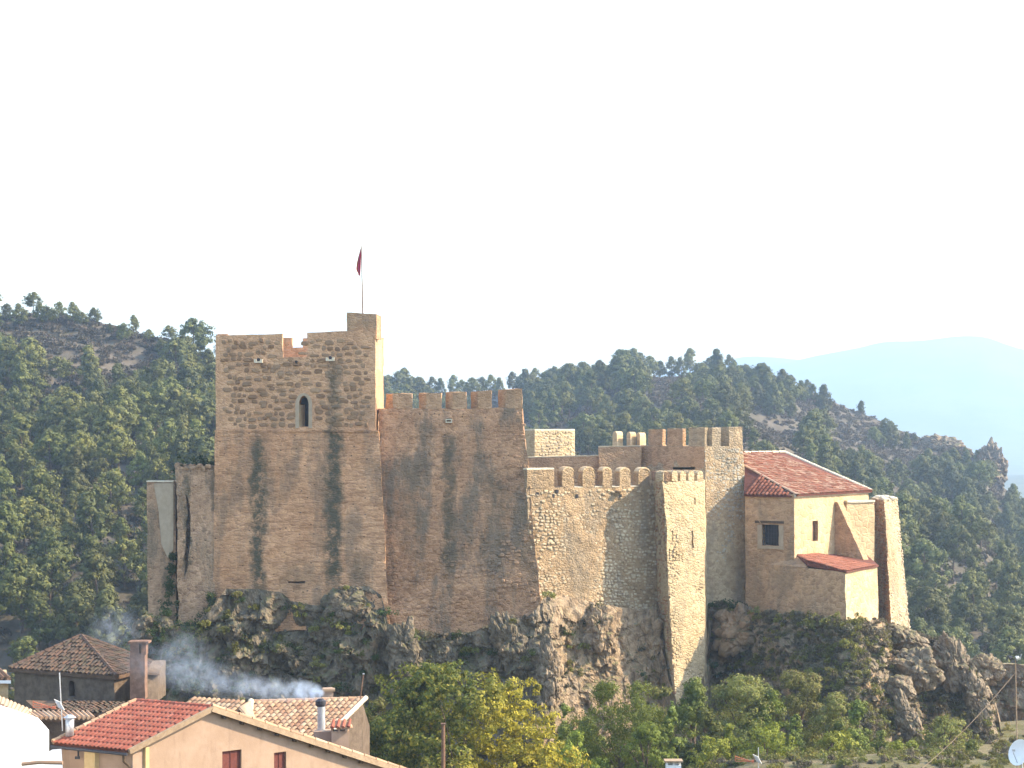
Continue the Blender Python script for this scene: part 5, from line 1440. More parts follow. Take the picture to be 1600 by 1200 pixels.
broad_tree('broadleaf_tree', 'large round autumn tree with yellower leaves on its right side, in front of the rock', 'tree', 713, 1034, 124, 6.3, M['leaf_autumn'], 101, leaf=0.115, dens=0.85, ry=5)
broad_tree('bush', 'grey-green bush at the left foot of the large autumn tree', 'bush', 590, 1085, 128, 1.6, M['leaf_olive'], 102, leaf=0.08)
TR = [('sapling', 'slim green sapling between the autumn tree and the bright green tree', 882, 1096, 140, 1.5, 'leaf_pine2', 'cone'),
      ('broadleaf_tree', 'bright green leafy tree below the pointed rock knob', 968, 1062, 138, 3.5, 'leaf_green', 'oval'),
      ('shrub', 'small silvery shrub at the left edge of the turret foot', 1032, 1060, 146, 1.2, 'leaf_olive', 'round'),
      ('young_pine', 'dark young pine right at the foot of the corner turret', 1082, 1056, 143, 2.1, 'leaf_pine2', 'cone'),
      ('young_pine', 'narrow young pine between the bright green tree and the turret', 1050, 1092, 138, 1.3, 'leaf_pine2', 'cone'),
      ('young_pine', 'dense young pine low in front of the turret pine', 1102, 1104, 136, 2.0, 'leaf_pine2', 'cone'),
      ('shrub', 'broad olive-brown shrub under the hollowed boulder', 1160, 1054, 146, 3.1, 'leaf_olive', 'round'),
      ('young_pine', 'small pointed pine in front of the broad olive-brown shrub', 1140, 1130, 135, 1.2, 'leaf_green', 'cone'),
      ('broadleaf_tree', 'tall olive tree with a leaning top in the middle of the thicket', 1246, 1042, 147, 2.3, 'leaf_olive', 'oval'),
      ('young_pine', 'slender pointed pine before the tall olive tree', 1243, 1112, 137, 1.0, 'leaf_pine2', 'cone'),
      ('broadleaf_tree', 'ragged green shrub right of the tall olive tree', 1296, 1078, 144, 2.0, 'leaf_olive', 'oval'),
      ('young_pine', 'dark green cone-shaped pine at the right of the thicket', 1342, 1092, 141, 1.7, 'leaf_pine2', 'cone'),
      ('young_pine', 'small green pine right of the cone-shaped pine on the bank', 1378, 1140, 138, 1.3, 'leaf_pine2', 'cone'),
      ('shrub', 'yellow-green shrub at the foot of the right-hand rocks', 1476, 1120, 150, 1.9, 'leaf_olive', 'oval'),
      ('young_pine', 'little pine at the mouth of the gorge', 1517, 1154, 147, 0.9, 'leaf_pine2', 'cone'),
      ('shrub', 'low shrub at the lower left of the right-hand rocks', 1412, 1150, 143, 1.2, 'leaf_green', 'round'),
      ('shrub', 'low green shrub on the bank between the slender pine and small pines', 1195, 1130, 134, 1.8, 'leaf_green', 'round'),
      ('shrub', 'dry brown bush at the right edge below the cliff', 1575, 1165, 150, 1.9, 'leaf_dry', 'round'),
      ('young_pine', 'young pine beside the ragged green shrub', 1312, 1120, 139, 1.2, 'leaf_pine2', 'cone'),
      ('shrub', 'green thicket bush right behind the slim sapling', 915, 1120, 143, 1.8, 'leaf_pine2', 'oval')]
TR += [('shrub', 'rounded bright green shrub at the bottom between the bright tree and white chimney', 1008, 1128, 131, 1.7, 'leaf_green', 'round'),
       ('shrub', 'fresh green bush at the lower edge right of the autumn tree', 905, 1140, 130, 1.9, 'leaf_green', 'round'),
       ('shrub', 'olive bush between the broad shrub and the tall olive tree', 1205, 1075, 145, 1.7, 'leaf_green', 'round'),
       ('shrub', 'low yellowish bush at the foot of the cone-shaped pine', 1305, 1142, 136, 1.5, 'leaf_green', 'round'),
       ('shrub', 'fresh green bush beneath the turret pines, left of the pointed pine', 1118, 1140, 133, 1.6, 'leaf_green', 'round'),
       ('shrub', 'rounded bush at the rock foot just left of the turret base', 1012, 1090, 144, 1.6, 'leaf_olive', 'round')]
for i, (nm, lab, px, pt, Y, rx, mt, sh) in enumerate(TR):
    broad_tree(nm, lab, 'tree' if 'pine' in nm or 'tree' in nm or 'sapling' in nm else 'bush', px, pt, Y, rx, M[mt], 200 + i, shape=sh, leaf=0.075, dens=1.1)
# ivy on the castle foot
def ivy(label, pts, seed, n=26):
    g = np.random.default_rng(seed); c0_ = P(*pts[0][:3])
    cl = []
    for (px, py, Y, r) in pts:
        c = P(px, py, Y)
        for _ in range(n): cl.append((c.x - c0_.x + g.normal() * r * 0.5, c.y - c0_.y + abs(g.normal()) * 0.06 - 0.1, c.z - c0_.z + g.normal() * r * 0.7, 0.16 + 0.14 * g.random()))
    t = thing('ivy', label, 'ivy', c0_)
    c = bpy.data.objects.new('foliage', quads_mesh('foliage', leaf_cloud(np.array(cl), 0.075, 26, g), M['ivy'])); COL.objects.link(c); c.parent = t
    mb_ = MB(); mb_.tube([P(*p[:3]) - c0_ for p in pts], 0.03, 5); part('stem', mb_, M['bark'], t, (0, 0, 0), fix=False)
ivy('ivy climbing to a point between the bastion and the ruined wall', [(262, 975, 159.2, 1.0), (262, 950, 159.4, 0.8), (266, 915, 159.9, 0.5), (269, 890, 160.1, 0.32), (270, 870, 160.2, 0.2)], 5)
ivy('dark ivy bush at the foot of the ruined wall by the keep', [(325, 985, 158.2, 0.9), (326, 955, 158.6, 0.6), (330, 935, 158.9, 0.3)], 6)
ivy('tangle of ivy on the rock below the far left bastion', [(245, 1000, 157.5, 1.2), (275, 1008, 157, 1.2), (300, 1020, 156.5, 1.0), (225, 1010, 158, 0.8)], 7)
ivy('weeds along the broken top of the ruined wall', [(285, 727, 161, 0.5), (300, 725, 161, 0.5), (318, 726, 161, 0.5), (330, 727, 161, 0.4)], 8, 14)

# ------------------------------------------------------------------ VILLAGE: red-roofed house
def gable_house():
    off = P(330, 1200, 98); off.z = -22
    h = thing('gabled_house', 'peach rendered house with a bright red clay tile roof, its gable towards the castle', 'house', off)
    E1 = P(200, 1172, 95); pk = Vector((-14.42, 98, -13.0)); gdir = (atz(pk, 0) - atz(E1, 0)).normalized()
    n = V(gdir.y, -gdir.x, 0)
    E1 = hit(200, 1172, pk, n); pk = hit(330, 1105, pk, n); Er = hit(640, 1207, pk, n)
    v = V(-4.0, 2.3, 0)
    def gp(px, py, d=0.0): return hit(px, py, pk, n) + n * d
    zb = -22.5
    inset = (Er - pk).normalized()
    # gable wall body
    s = 0.10
    W0 = E1.lerp(pk, 0.06) - V(0, 0, 0.22); W1 = pk - V(0, 0, 0.22); W2 = Er - V(0, 0, 0.22)
    fr = [atz(W0, zb), atz(W2, zb), W2, W1, W0]
    fr = [p - n * 0.15 for p in fr]; bkk = [p + v * 0.97 for p in fr]
    cuts = []
    wins = []
    for x0, x1, y0, y1 in ((350, 380, 1175, 1215), (431, 450, 1177, 1215)):
        q = [gp(x0, y1), gp(x1, y1), gp(x1, y0), gp(x0, y0)]; q[1].z = q[0].z; q[2].z = q[3].z
        k = MB(); k.prism([p + n * 0.5 for p in q], [p - n * 0.35 for p in q]); cuts.append(k); wins.append(q)
    part('wall', MB().prism(fr, bkk), M['house'], h, off, cut=cuts)
    for q in wins:
        m_ = MB(); m_.prism([p - n * 0.28 for p in q], [p - n * 0.34 for p in q]); wd = part('window', m_, M['shutter'], h, off, label='dark maroon closed shutter')
        m_ = MB(); al = (q[1] - q[0]).normalized(); m_.box(q[0].lerp(q[1], 0.48) - n * 0.28, al * 0.05, n * 0.03, q[3] - q[0]); part('shutter_rail', m_, M['shutter'], wd, off)
    # roofs
    E2, pk2, Er2 = E1 + v, pk + v, Er + v
    n1 = (pk - E1).cross(v).normalized(); n1 = n1 if n1.z > 0 else -n1
    n2 = (Er - pk).cross(v).normalized(); n2 = n2 if n2.z > 0 else -n2
    slab = MB(); slab.prism([p - n1 * 0.14 for p in (E1, pk, pk2, E2)], [E1, pk, pk2, E2]); rf = part('roof', slab, M['tile_bed'], h, off, label='left slope of bright red roll tiles')
    slab = MB(); slab.prism([p - n2 * 0.14 for p in (pk, Er, Er2, pk2)], [pk, Er, Er2, pk2]); rf2 = part('roof', slab, M['tile_bed'], h, off, label='right slope, seen edge on')
    up = (pk - E1).normalized(); ax = v.normalized()
    g = random.Random(2); ncol = 18; nrow = 10; Ls = (pk - E1).length
    ts = []
    upp = (pk - E1); upn = upp.normalized()
    for i in range(ncol):
        for k in range(nrow + 1):
            if k * 0.1 * Ls > Ls - 0.15: continue
            c = E1 + v * ((i + 0.5) / ncol) + upn * (Ls * k / nrow - 0.08) + n1 * 0.01
            ts.append((c, ax, upn, n1, (v.length / ncol * 1.0, Ls / nrow, v.length / ncol * 0.8), g.uniform(-0.02, 0.02)))
    tiles_parts(ts, M['tile_red'], rf, off)
    # verge tiles along the far edge, ridge tiles, barge strip
    for i in range(11):
        a_ = E2.lerp(pk2, i / 11); m_ = MB(); m_.tube([a_ + n1 * 0.06, E2.lerp(pk2, (i + 1) / 11) + n1 * 0.05], [0.13, 0.11], 8); part('verge_tile', m_, M['tile_old'], rf, off)
    for i in range(11):
        m_ = MB(); m_.tube([pk.lerp(pk2, i / 11) + V(0, 0, 0.02), pk.lerp(pk2, (i + 1) / 11) + V(0, 0, 0.0)], [0.13, 0.12], 8); part('ridge_tile', m_, M['tile_red'], rf, off)
    for nm, a_, b_, nn, k in (('barge_strip', E1, pk, n1, rf), ('barge_strip', pk, Er, n2, rf2)):
        d = b_ - a_; m_ = MB(); m_.box(a_ + n * 0.003 - nn * 0.20, d, n * 0.16, nn * 0.26); part(nm, m_, M['concrete'], k, off)
    for i in range(16):
        a_ = pk.lerp(Er, (i + 0.0) / 16); b_ = pk.lerp(Er, (i + 0.96) / 16); m_ = MB(); m_.tube([a_ + n2 * 0.09 + n * 0.02, b_ + n2 * 0.09 + n * 0.02], [0.11, 0.09], 8); part('verge_tile', m_, M['tile_old'], rf2, off)
    for i in range(9):
        a_ = pk.lerp(Er, 0.06 + i * 0.085) - n2 * 0.21; m_ = MB(); m_.box(a_ - V(0, 0, 0.13) - n * 0.14, (Er - pk).normalized() * 0.16, n * 0.2, (0, 0, 0.12)); part('rafter_end', m_, M['wood'], h, off)
    # eave gutter, walls below the eave
    m_ = MB(); m_.tube([E1 - V(0, 0, 0.14) - upn * 0.12 + n * 0.1, E2 - V(0, 0, 0.14) - upn * 0.12], 0.075, 8); gt = part('gutter', m_, M['black'], h, off)
    ww = MB(); a_ = W0 + V(0, 0, -0.15) - n * 0.2; ev = E1 + upn * 0.8
    def ep(t, d): return E1 + v * t + upn * d - V(0, 0, 0.3)
    for t0_, t1_, dd, mt in ((0.02, 0.24, 0.35, 'house'), (0.46, 0.6, 0.1, 'house2'), (0.74, 0.94, 0.35, 'house')):
        m_ = MB(); p0, p1 = ep(t0_, dd), ep(t1_, dd); qd = V(gdir.x, gdir.y, 0)
        m_.prism([atz(p0, zb), atz(p0 + qd * 0.5, zb), atz(p1 + qd * 0.5, zb), atz(p1, zb)], [p0, p0 + qd * 0.5, p1 + qd * 0.5, p1]); part('porch_pier', m_, M[mt], h, off)
    m_ = MB(); p0, p1 = ep(0.0, 1.0), ep(0.97, 1.0); qd = V(gdir.x, gdir.y, 0); m_.prism([atz(p0, zb), atz(p0 + qd * 0.2, zb), atz(p1 + qd * 0.2, zb), atz(p1, zb)], [p0, p0 + qd * 0.2, p1 + qd * 0.2, p1]); part('rear_wall', m_, M['house2'], h, off)
    m_ = MB(); c = ep(0.04, -0.1); m_.tube([c + V(0, 0, 0.15), c + V(0.02, 0, -0.2), c + gdir * 0.35 + V(0, 0, -0.5), c + gdir * 0.4 + V(0, 0, -2.5)], 0.06, 8); part('downpipe', m_, M['wood'], h, off)
    m_ = MB(); c = ep(0.68, 0.1); m_.tube([c, c - V(0, 0, 0.3)], 0.05, 6); m_.cbox(c - V(0.04, 0, 0.34), 0.22, 0.15, 0.12); part('lamp', m_, M['black'], h, off)
    return h, pk, Er, n, n2, v, E1
h, hpk, hEr, hn, hn2, hv, hE1 = gable_house()

def on_right_roof(px, py_, back): 
    p = hit(px, py_, hpk, hn); 
    return p
# stove pipe with cowl and smoke
Yc = 104.5
so = P(502, 1152, Yc)
cp = thing('stovepipe_chimney', 'plain chimney pipe with a black cowl giving off smoke', 'chimney', so)
m = MB(); m.box(P(490, 1180, Yc - 0.5), (1.0, 0, 0), (0, 0.9, 0), (0, 0, 1.2)); part('base', m, M['house'], cp, so)
m = MB(); m.cbox(P(502, 1145.5, Yc), 0.66, 0.6, 0.12); part('collar', m, M['white'], cp, so, rough=(0.2, 0.01))
m = MB(); m.tube([P(502, 1146, Yc), P(502, 1104, Yc)], 0.2, 16); part('pipe', m, M['metal'], cp, so, smooth=False)
m = MB(); m.tube([P(501, 1104, Yc), P(501, 1101, Yc), P(501, 1095, Yc), P(501, 1091.5, Yc)], [0.2, 0.27, 0.27, 0.12], 14); part('cowl', m, M['black'], cp, so)
# small tiled chimney
Y2 = 104
so = P(533, 1170, Y2)
c2 = thing('tiled_chimney', 'small rendered chimney with a little red tile cap', 'chimney', so)
m = MB(); m.box(P(518, 1190, Y2 - 0.4), (0.88, 0.25, 0), (-0.1, 0.8, 0), (0, 0, 1.52)); part('stack', m, M['house'], c2, so)
for dx in (519.5, 530, 541.5):
    m = MB(); m.cbox(P(dx, 1140, Y2 - 0.1), 0.1, 0.5, 0.26); part('vent_pier', m, M['house'], c2, so)
m = MB(); a_ = P(515, 1138, Y2 - 0.55); m.prism([a_, a_ + V(1.15, 0.2, 0), a_ + V(1.05, 1.2, 0), a_ + V(-0.05, 1.0, 0)], [a_ + V(0.35, 0.55, 0.32), a_ + V(0.80, 0.62, 0.32), a_ + V(0.75, 0.75, 0.32), a_ + V(0.3, 0.68, 0.32)]); cap = part('cap', m, M['tile_old'], c2, so)
for i in range(4):
    m = MB(); b_ = a_ + V(0.12 + 0.27 * i, 0.03 + 0.05 * i, 0.03); m.tube([b_, b_ + V(0.05, 0.5, 0.33)], [0.1, 0.07], 8); part('cap_tile', m, M['tile_red'], cap, so)
# brick chimney on the old roof ridge
Y3 = 116
so = P(515, 1095, Y3)
c3 = thing('brick_chimney', 'squat rendered chimney behind the smoking pipe on the old roof ridge', 'chimney', so)
m = MB(); m.box(P(505, 1100, Y3), (0.55, 0.15, 0), (-0.1, 0.6, 0), (0, 0, 0.85)); part('stack', m, M['house'], c3, so, rough=(0.3, 0.02))
m = MB(); m.box(P(503.5, 1081, Y3 - 0.1), (0.72, 0.16, 0), (-0.1, 0.75, 0), (0, 0, 0.12)); part('cap', m, M['concrete'], c3, so)

# old buff tiled house behind
def old_house():
    off = P(470, 1140, 113); off.z = -22
    t = thing('old_tiled_house', 'old house whose buff mottled tile roof shows between red roof and autumn tree', 'house', off)
    A1, A2 = P(392, 1092, 114.5), P(572, 1097, 116.0); A1.z = A2.z = (A1.z + A2.z) / 2
    ax = (A2 - A1).normalized(); dn = (V(-0.42, -0.907, -0.36)).normalized(); L = 5.2
    n = ax.cross(dn).normalized(); n = n if n.z > 0 else -n
    sp = dn - ax * dn.dot(ax); sp.normalize()
    B1 = A1 + V(0.5, -4.6, -1.75); B2 = A2 + dn * L
    # keep the quad planar
    def onp(p): return p - V(0, 0, 1) * ((p - A1).dot(n) / n.z)
    B1, B2 = onp(B1), onp(B2)
    rf = part('roof', MB().prism([p - n * 0.15 for p in (A1, A2, B2, B1)], [A1, A2, B2, B1]), M['tile_bed_old'], t, off, label='slope of mottled buff tiles')
    poly = [A1, A2, B2, B1]
    if (A2 - A1).cross(B2 - A2).dot(n) < 0: poly = poly[::-1]
    ins = poly_in(poly, n)
    up = -dn; out = []
    g = random.Random(12); cols = int((A2 - A1).length / 0.33)
    for i in range(-4, cols + 14):
        for k in range(0, 13):
            c = A1 + ax * ((i + 0.5) * 0.33) + dn * ((k + 1) * 0.42)
            if ins(c - dn * 0.2): out.append((c + n * g.uniform(0, 0.03), (ax - up * ax.dot(up)).normalized(), up, n, (0.30, 0.45, 0.29), g.uniform(-0.06, 0.06)))
    tiles_parts(out[:300], M['tile_old'], rf, off)
    for i in range(13):
        m_ = MB(); m_.tube([A1.lerp(A2, i / 13) + V(0, 0, 0.03), A1.lerp(A2, (i + 0.97) / 13) + V(0, 0, 0.03)], [0.13, 0.11], 8); part('ridge_tile', m_, M['tile_old'], rf, off)
    for i in range(9):
        m_ = MB(); m_.tube([A2.lerp(B2, i / 9) + n * 0.08, A2.lerp(B2, (i + 0.97) / 9) + n * 0.08], [0.14, 0.12], 8); part('verge_tile', m_, M['mortar'], rf, off)
    # crossing left slope
    C1 = P(300, 1090, 116); C1.z = A1.z + 0.0; D1 = B1 + V(-0.4, -0.6, -0.2)
    m_ = MB(); m_.prism([A1 - V(0, 0, .15), B1 - V(0, 0, .15), P(405, 1145, 108), P(376, 1112, 110.5)], [A1 + V(0, 0, 0.02), B1 + V(0, 0, 0.02), P(404, 1140, 108), P(374, 1108, 110.5)])
    r2 = part('roof', m_, M['tile_old_j'], t, off, label='steep worn side slope left of the hip')
    for i in range(11):
        a_ = A1.lerp(P(374, 1108, 110.5), i / 11); b_ = B1.lerp(P(404, 1140, 108), i / 11); k = 7
        m_ = MB(); m_.tube([a_.lerp(b_, 0) + V(0, 0, .04), a_.lerp(b_, .5) + V(0, 0, .05), b_ + V(0, 0, .04)], [0.10, 0.08, 0.1], 7); part('tile_run', m_, M['tile_old_j'], r2, off)
    m_ = MB(); 
    for i in range(9): m_.tube([A1.lerp(B1, i / 9) + V(0, 0, .08), A1.lerp(B1, (i + .97) / 9) + V(0, 0, .08)], [0.17, 0.14], 8)
    part('hip_tiles', m_, M['mortar'], r2, off)
    # left slope facing forward
    F1_, F2_ = P(300, 1091, 116.5), P(388, 1092, 114.8); F2_.z = F1_.z
    a2 = (F2_ - F1_).normalized(); G1_, G2_ = F1_ + dn * 3.4, F2_ + dn * 3.4
    n3 = a2.cross(dn).normalized(); n3 = n3 if n3.z > 0 else -n3
    r3 = part('roof', MB().prism([p - n3 * 0.15 for p in (F1_, F2_, G2_, G1_)], [F1_, F2_, G2_, G1_]), M['tile_bed_old'], t, off, label='darker left slope behind the red ridge')
    out = []
    for i in range(int((F2_ - F1_).length / 0.33)):
        for k in range(8):
            c = F1_ + a2 * ((i + 0.5) * 0.33) + dn * ((k + 1) * 0.42); out.append((c + n3 * 0.01, (a2 - up * a2.dot(up)).normalized(), up, n3, (0.30, 0.45, 0.29), g.uniform(-0.06, 0.06)))
    tiles_parts(out, M['tile_old'], r3, off)
    # body walls
    m_ = MB(); w = [B1 + V(0.3, 0.6, -0.2), B2 + V(-0.3, 0.6, -0.2), A2 + V(-0.2, 0.2, -0.3), A2 + V(0, 3, -2), F1_ + V(0, 3, -2), G1_ + V(0.3, 0.3, -0.2)]
    m_.prism([atz(p, -23) for p in w], w); part('wall', m_, M['grey_house'], t, off)
    # thin crest wall behind with light mortar dots
    return t
old_house()

# hipped dark roof house on the left
def hip_house():
    off = P(125, 1090, 136); off.z = -22
    t = thing('hipped_house', 'old stone house with a broad dark lichened hipped tile roof', 'house', off)
    ap = P(127, 994, 139.4)
    ze_ = PZ(1056, 133)
    c = [P(14, 1050, 137), P(182, 1060, 132.5), P(250, 1050, 139), P(120, 1045, 147)]
    for p in c: p.z = ze_
    faces = [(c[0], c[1], ap), (c[1], c[2], ap)]
    m_ = MB(); m_.v = [tuple(p) for p in c + [ap] + [p - V(0, 0, 0.2) for p in c]]
    m_.f = [(0, 1, 4), (1, 2, 4), (2, 3, 4), (3, 0, 4), (0, 5, 6, 1), (1, 6, 7, 2), (2, 7, 8, 3), (3, 8, 5, 0), (5, 8, 7, 6)]
    rf = part('roof', m_, M['tile_bed_old'], t, off)
    for i, fc in enumerate(faces[:2]):
        e0, e1 = fc[0], fc[1]; ax = (e1 - e0).normalized(); u = (fc[2] - e0) - ax * (fc[2] - e0).dot(ax); u.normalize(); n = ax.cross(u).normalized(); n = n if n.z > 0 else -n
        pl_ = list(fc)
        if (e1 - e0).cross(fc[2] - e1).dot(n) < 0: pl_ = pl_[::-1]
        ts = tile_field(e0, e1, u, lambda q: 8.5, 0.33, 0.45, n, 80 + i, 0.06, poly_in(pl_, n))
        rp = part('slope', MB().prism([p - n * 0.02 for p in fc], [p + n * 0.01 for p in fc]), M['tile_bed_old'], rf, off)
        part('roof_tiles', tiles_joined(ts), M['tile_dark'], t, off, kind='stuff', fix=False)
    for a_, b_ in ((c[0], ap), (c[1], ap), (c[2], ap)):
        k = max(1, int((b_ - a_).length / 0.6))
        for i in range(k):
            m_ = MB(); m_.tube([a_.lerp(b_, i / k) + V(0, 0, .05), a_.lerp(b_, (i + .97) / k) + V(0, 0, .05)], [0.17, 0.14], 7); part('hip_tile', m_, M['tile_dark'], rf, off)
    cc = (c[0] + c[2]) / 2
    w = [p.lerp(cc, 0.07) for p in c]
    cut = MB(); q = P(112, 1090, 134); nn_ = V((w[1] - w[0]).y, -(w[1] - w[0]).x).normalized()
    dd = (atz(w[1], 0) - atz(w[0], 0)).normalized()
    q = hit(107, 1088, atz(w[0], 0), nn_); ar = [(0, 0), (0.62, 0), (0.62, 0.75), (0.5, 0.98), (0.31, 1.05), (0.12, 0.98), (0, 0.75)]
    cut.prism([q + dd * a_ + V(0, 0, z) + nn_ * 0.6 for a_, z in ar], [q + dd * a_ + V(0, 0, z) - nn_ * 0.5 for a_, z in ar])
    part('wall', MB().prism([atz(p, -23) for p in w], [atz(p, ze_ - 0.1) for p in w]), M['grey_house'], t, off, rough=(0.6, 0.05), cut=[cut])
    # lower front slope
    f0, f1 = P(40, 1094, 133), P(250, 1090, 131); g0, g1 = P(60, 1112, 128), P(232, 1112, 126.5)
    f1.z = f0.z; g1.z = g0.z
    n = (f1 - f0).cross(g1 - f1).normalized(); n = n if n.z > 0 else -n
    part('lower_roof', MB().prism([p - n * 0.15 for p in (f0, f1, g1, g0)], [f0, f1, g1, g0]), M['tile_bed_old'], t, off)
    ax = (g1 - g0).normalized(); u = (f0 - g0) - ax * (f0 - g0).dot(ax); Lh = u.length; u.normalize()
    ts = tile_field(g0, g1, u, lambda q: Lh, 0.33, 0.45, n, 90, 0.05)
    part('lower_roof_tiles', tiles_joined(ts), M['tile_dark'], t, off, kind='stuff', fix=False)
    part('lower_wall', MB().prism([atz(p, -23) for p in (g0 + V(.3, .3), g1 + V(-.3, .3), f1, f0)], [p - V(0, 0, .2) for p in (g0 + V(.3, .3), g1 + V(-.3, .3), f1, f0)]), M['grey_house'], t, off)
hip_house()
Y4 = 132
so = P(214, 1060, Y4)
M['chim'] = plain_mat('sooty_pink_render', (0.15, 0.085, 0.06), (0.24, 0.14, 0.105), 3, bump=0.02, stain=0.4)
c4 = thing('tall_chimney', 'tall rendered chimney with a slab cap at the right of the hipped roof', 'chimney', so)
m = MB(); m.box(P(203, 1092, Y4), (0.95, 0.1, 0), (0, 0.9, 0), (0, 0, 2.9)); part('stack', m, M['chim'], c4, so, rough=(0.4, 0.03))
for x_ in (203.5, 221):
    m = MB(); m.box(P(x_, 1023, Y4 + 0.02), (0.28 if x_ > 210 else 0.55, 0.05, 0), (0, 0.8, 0), (0, 0, 0.72)); part('vent_pier', m, M['chim'], c4, so)
m = MB(); m.box(P(200, 1006, Y4 - 0.1), (1.3, 0.1, 0), (0, 1.1, 0), (0, 0, 0.14)); part('cap', m, M['chim'], c4, so, rough=(0.3, 0.02))
so = P(237, 1060, 134)
lo = thing('lean_to', 'low shed joined to the right of the tall chimney under dark tiles', 'shed', so)
m = MB(); a_, b_ = P(226, 1095, 133), P(247, 1095, 134); m.prism([a_, b_, b_ + V(0, 3), a_ + V(0, 3)], [atz(a_, PZ(1052, 133)), atz(b_, PZ(1054, 133)), atz(b_ + V(0, 3), PZ(1042, 133)), atz(a_ + V(0, 3), PZ(1040, 133))]); part('wall', m, M['grey_house'], lo, so, rough=(0.4, 0.03))
m = MB(); m.prism([P(225, 1053, 132.8), P(249, 1055, 133.6), P(248, 1042, 137), P(226, 1040, 137)], [P(225, 1050, 132.8), P(249, 1052, 133.6), P(248, 1039, 137), P(226, 1037, 137)]); part('roof', m, M['tile_dark'], lo, so, rough=(0.4, 0.04))

# white wall house

so = P(30, 1200, 92); so.z = -22
wh = thing('white_house', 'whitewashed wall in full sun at the lower left corner', 'house', so)
a_, b_ = P(-90, 1095, 90), P(76.5, 1141, 93)
w_ = [V(PX(-90, 90), 90), V(PX(76.5, 93), 93), V(PX(60, 97), 97), V(PX(-110, 97), 97)]
m = MB(); m.prism([atz(p, -22.5) for p in w_], [atz(w_[0], a_.z), atz(w_[1], b_.z), atz(w_[2], b_.z), atz(w_[3], a_.z)])
part('wall', m, M['white'], wh, so)
m = MB(); m.cbox(P(7, 1114, 92), 0.12, 0.3, 0.3); part('end_finial', m, M['white'], wh, so)
# buff roof beyond the white wall
so = P(20, 1110, 101); so.z = -22
bh = thing('buff_roof_house', 'house with a worn pinkish tile slope falling behind the white wall', 'house', so)
r_ = [P(-60, 1070, 108), P(62, 1118, 106), P(48, 1126, 98), P(-70, 1105, 98)]
r_[0] = P(-70, 1062, 108)
m = MB(); m.prism([p - V(0, 0, 0.15) for p in r_], r_); br = part('roof', m, M['tile_bed_old'], bh, so)
for i in range(22):
    u_ = (i + 0.5) / 22; m = MB(); p0 = r_[0].lerp(r_[1], u_); p1 = r_[3].lerp(r_[2], u_); m.tube([p0 + V(0, 0, .03), p1 + V(0, 0, .03)], [0.13, 0.15], 7); part('tile_run', m, M['tile_old_j'], br, so)
m = MB(); m.prism([atz(p, -23) for p in r_], [p - V(0, 0, 0.14) for p in r_]); part('wall', m, M['grey_house'], bh, so)
# small eave row with sunlit tile ends
so = P(90, 1125, 100); so.z = -22
sr = thing('low_tiled_roof', 'low roof with a row of sunlit round tile ends behind the aerial', 'house', so)
f0, f1, g0, g1 = P(25, 1113, 104), P(140, 1113, 104), P(40, 1123, 99.5), P(150, 1124, 99.5); f1.z = f0.z; g1.z = g0.z
m = MB(); m.prism([p - V(0, 0, .15) for p in (g0, g1, f1, f0)], [g0, g1, f1, f0]); rr_ = part('roof', m, M['tile_bed_old'], sr, so)
for i in range(15):
    u_ = (i + 0.5) / 15; p0 = g0.lerp(g1, u_); p1 = f0.lerp(f1, u_); m = MB(); m.tube([p0 + V(0, 0, .03), p1 + V(0, 0, .03)], [0.10, 0.08], 7); part('tile_run', m, M['tile_old'], rr_, so)
m = MB(); w_ = [g0 + V(.1, .3), g1 + V(-.1, .3), f1, f0]; m.prism([atz(p, -23) for p in w_], [p - V(0, 0, .16) for p in w_]); part('wall', m, M['grey_house'], sr, so)
so = P(60, 1190, 96); so.z = -22
lt = thing('patio_roof', 'grey sheet roof and tile coping between the white wall and the peach house', 'shed', so)
m = MB(); m.prism([P(30, 1205, 91), P(98, 1205, 91), P(96, 1172, 96.2), P(82, 1174, 96)], [P(30, 1201, 91), P(98, 1201, 91), P(96, 1170, 96.2), P(82, 1171, 96)]); part('sheet', m, M['metal'], lt, so)
m = MB(); m.tube([P(34, 1194, 90.5), P(62, 1191, 90.5), P(98, 1192, 90.5)], 0.09, 7); part('tile_coping', m, M['tile_old'], lt, so)

# eave at the left edge
so = P(5, 1075, 112); so.z = -22
le = thing('left_edge_house', 'corner of a pale house with tile eave cut by the left edge', 'house', so)
m = MB(); m.prism([V(PX(-60, 112), 112, -23), V(PX(13, 112), 112, -23), V(PX(10, 118), 118, -23), V(PX(-60, 118), 118, -23)], [V(PX(-60, 112), 112, PZ(1066, 112)), V(PX(13, 112), 112, PZ(1066, 112)), V(PX(10, 118), 118, PZ(1066, 112)), V(PX(-60, 118), 118, PZ(1066, 112))]); part('wall', m, M['plaster'], le, so)
m = MB(); m.prism([P(-60, 1068, 111.6), P(17, 1068, 111.6), P(14, 1068, 118), P(-60, 1068, 118)], [P(-60, 1063, 111.6), P(17, 1063, 111.6), P(12, 1063, 118), P(-60, 1063, 118)]); part('eave_board', m, M['white'], le, so)
m = MB(); m.prism([P(-60, 1063, 111.8), P(15, 1062, 111.8), P(12, 1060, 118), P(-60, 1060, 118)], [P(-60, 1010, 114), P(-30, 1020, 114), P(-30, 1020, 116), P(-60, 1010, 116)]); rr_ = part('roof', m, M['tile_dark'], le, so)
for i in range(5):
    m = MB(); m.tube([P(14 - i * 9, 1061, 111.8 + 0.0), P(-30 - i * 4, 1021 - i, 114)], [0.15, 0.1], 7); part('tile_run', m, M['tile_dark'], rr_, so)

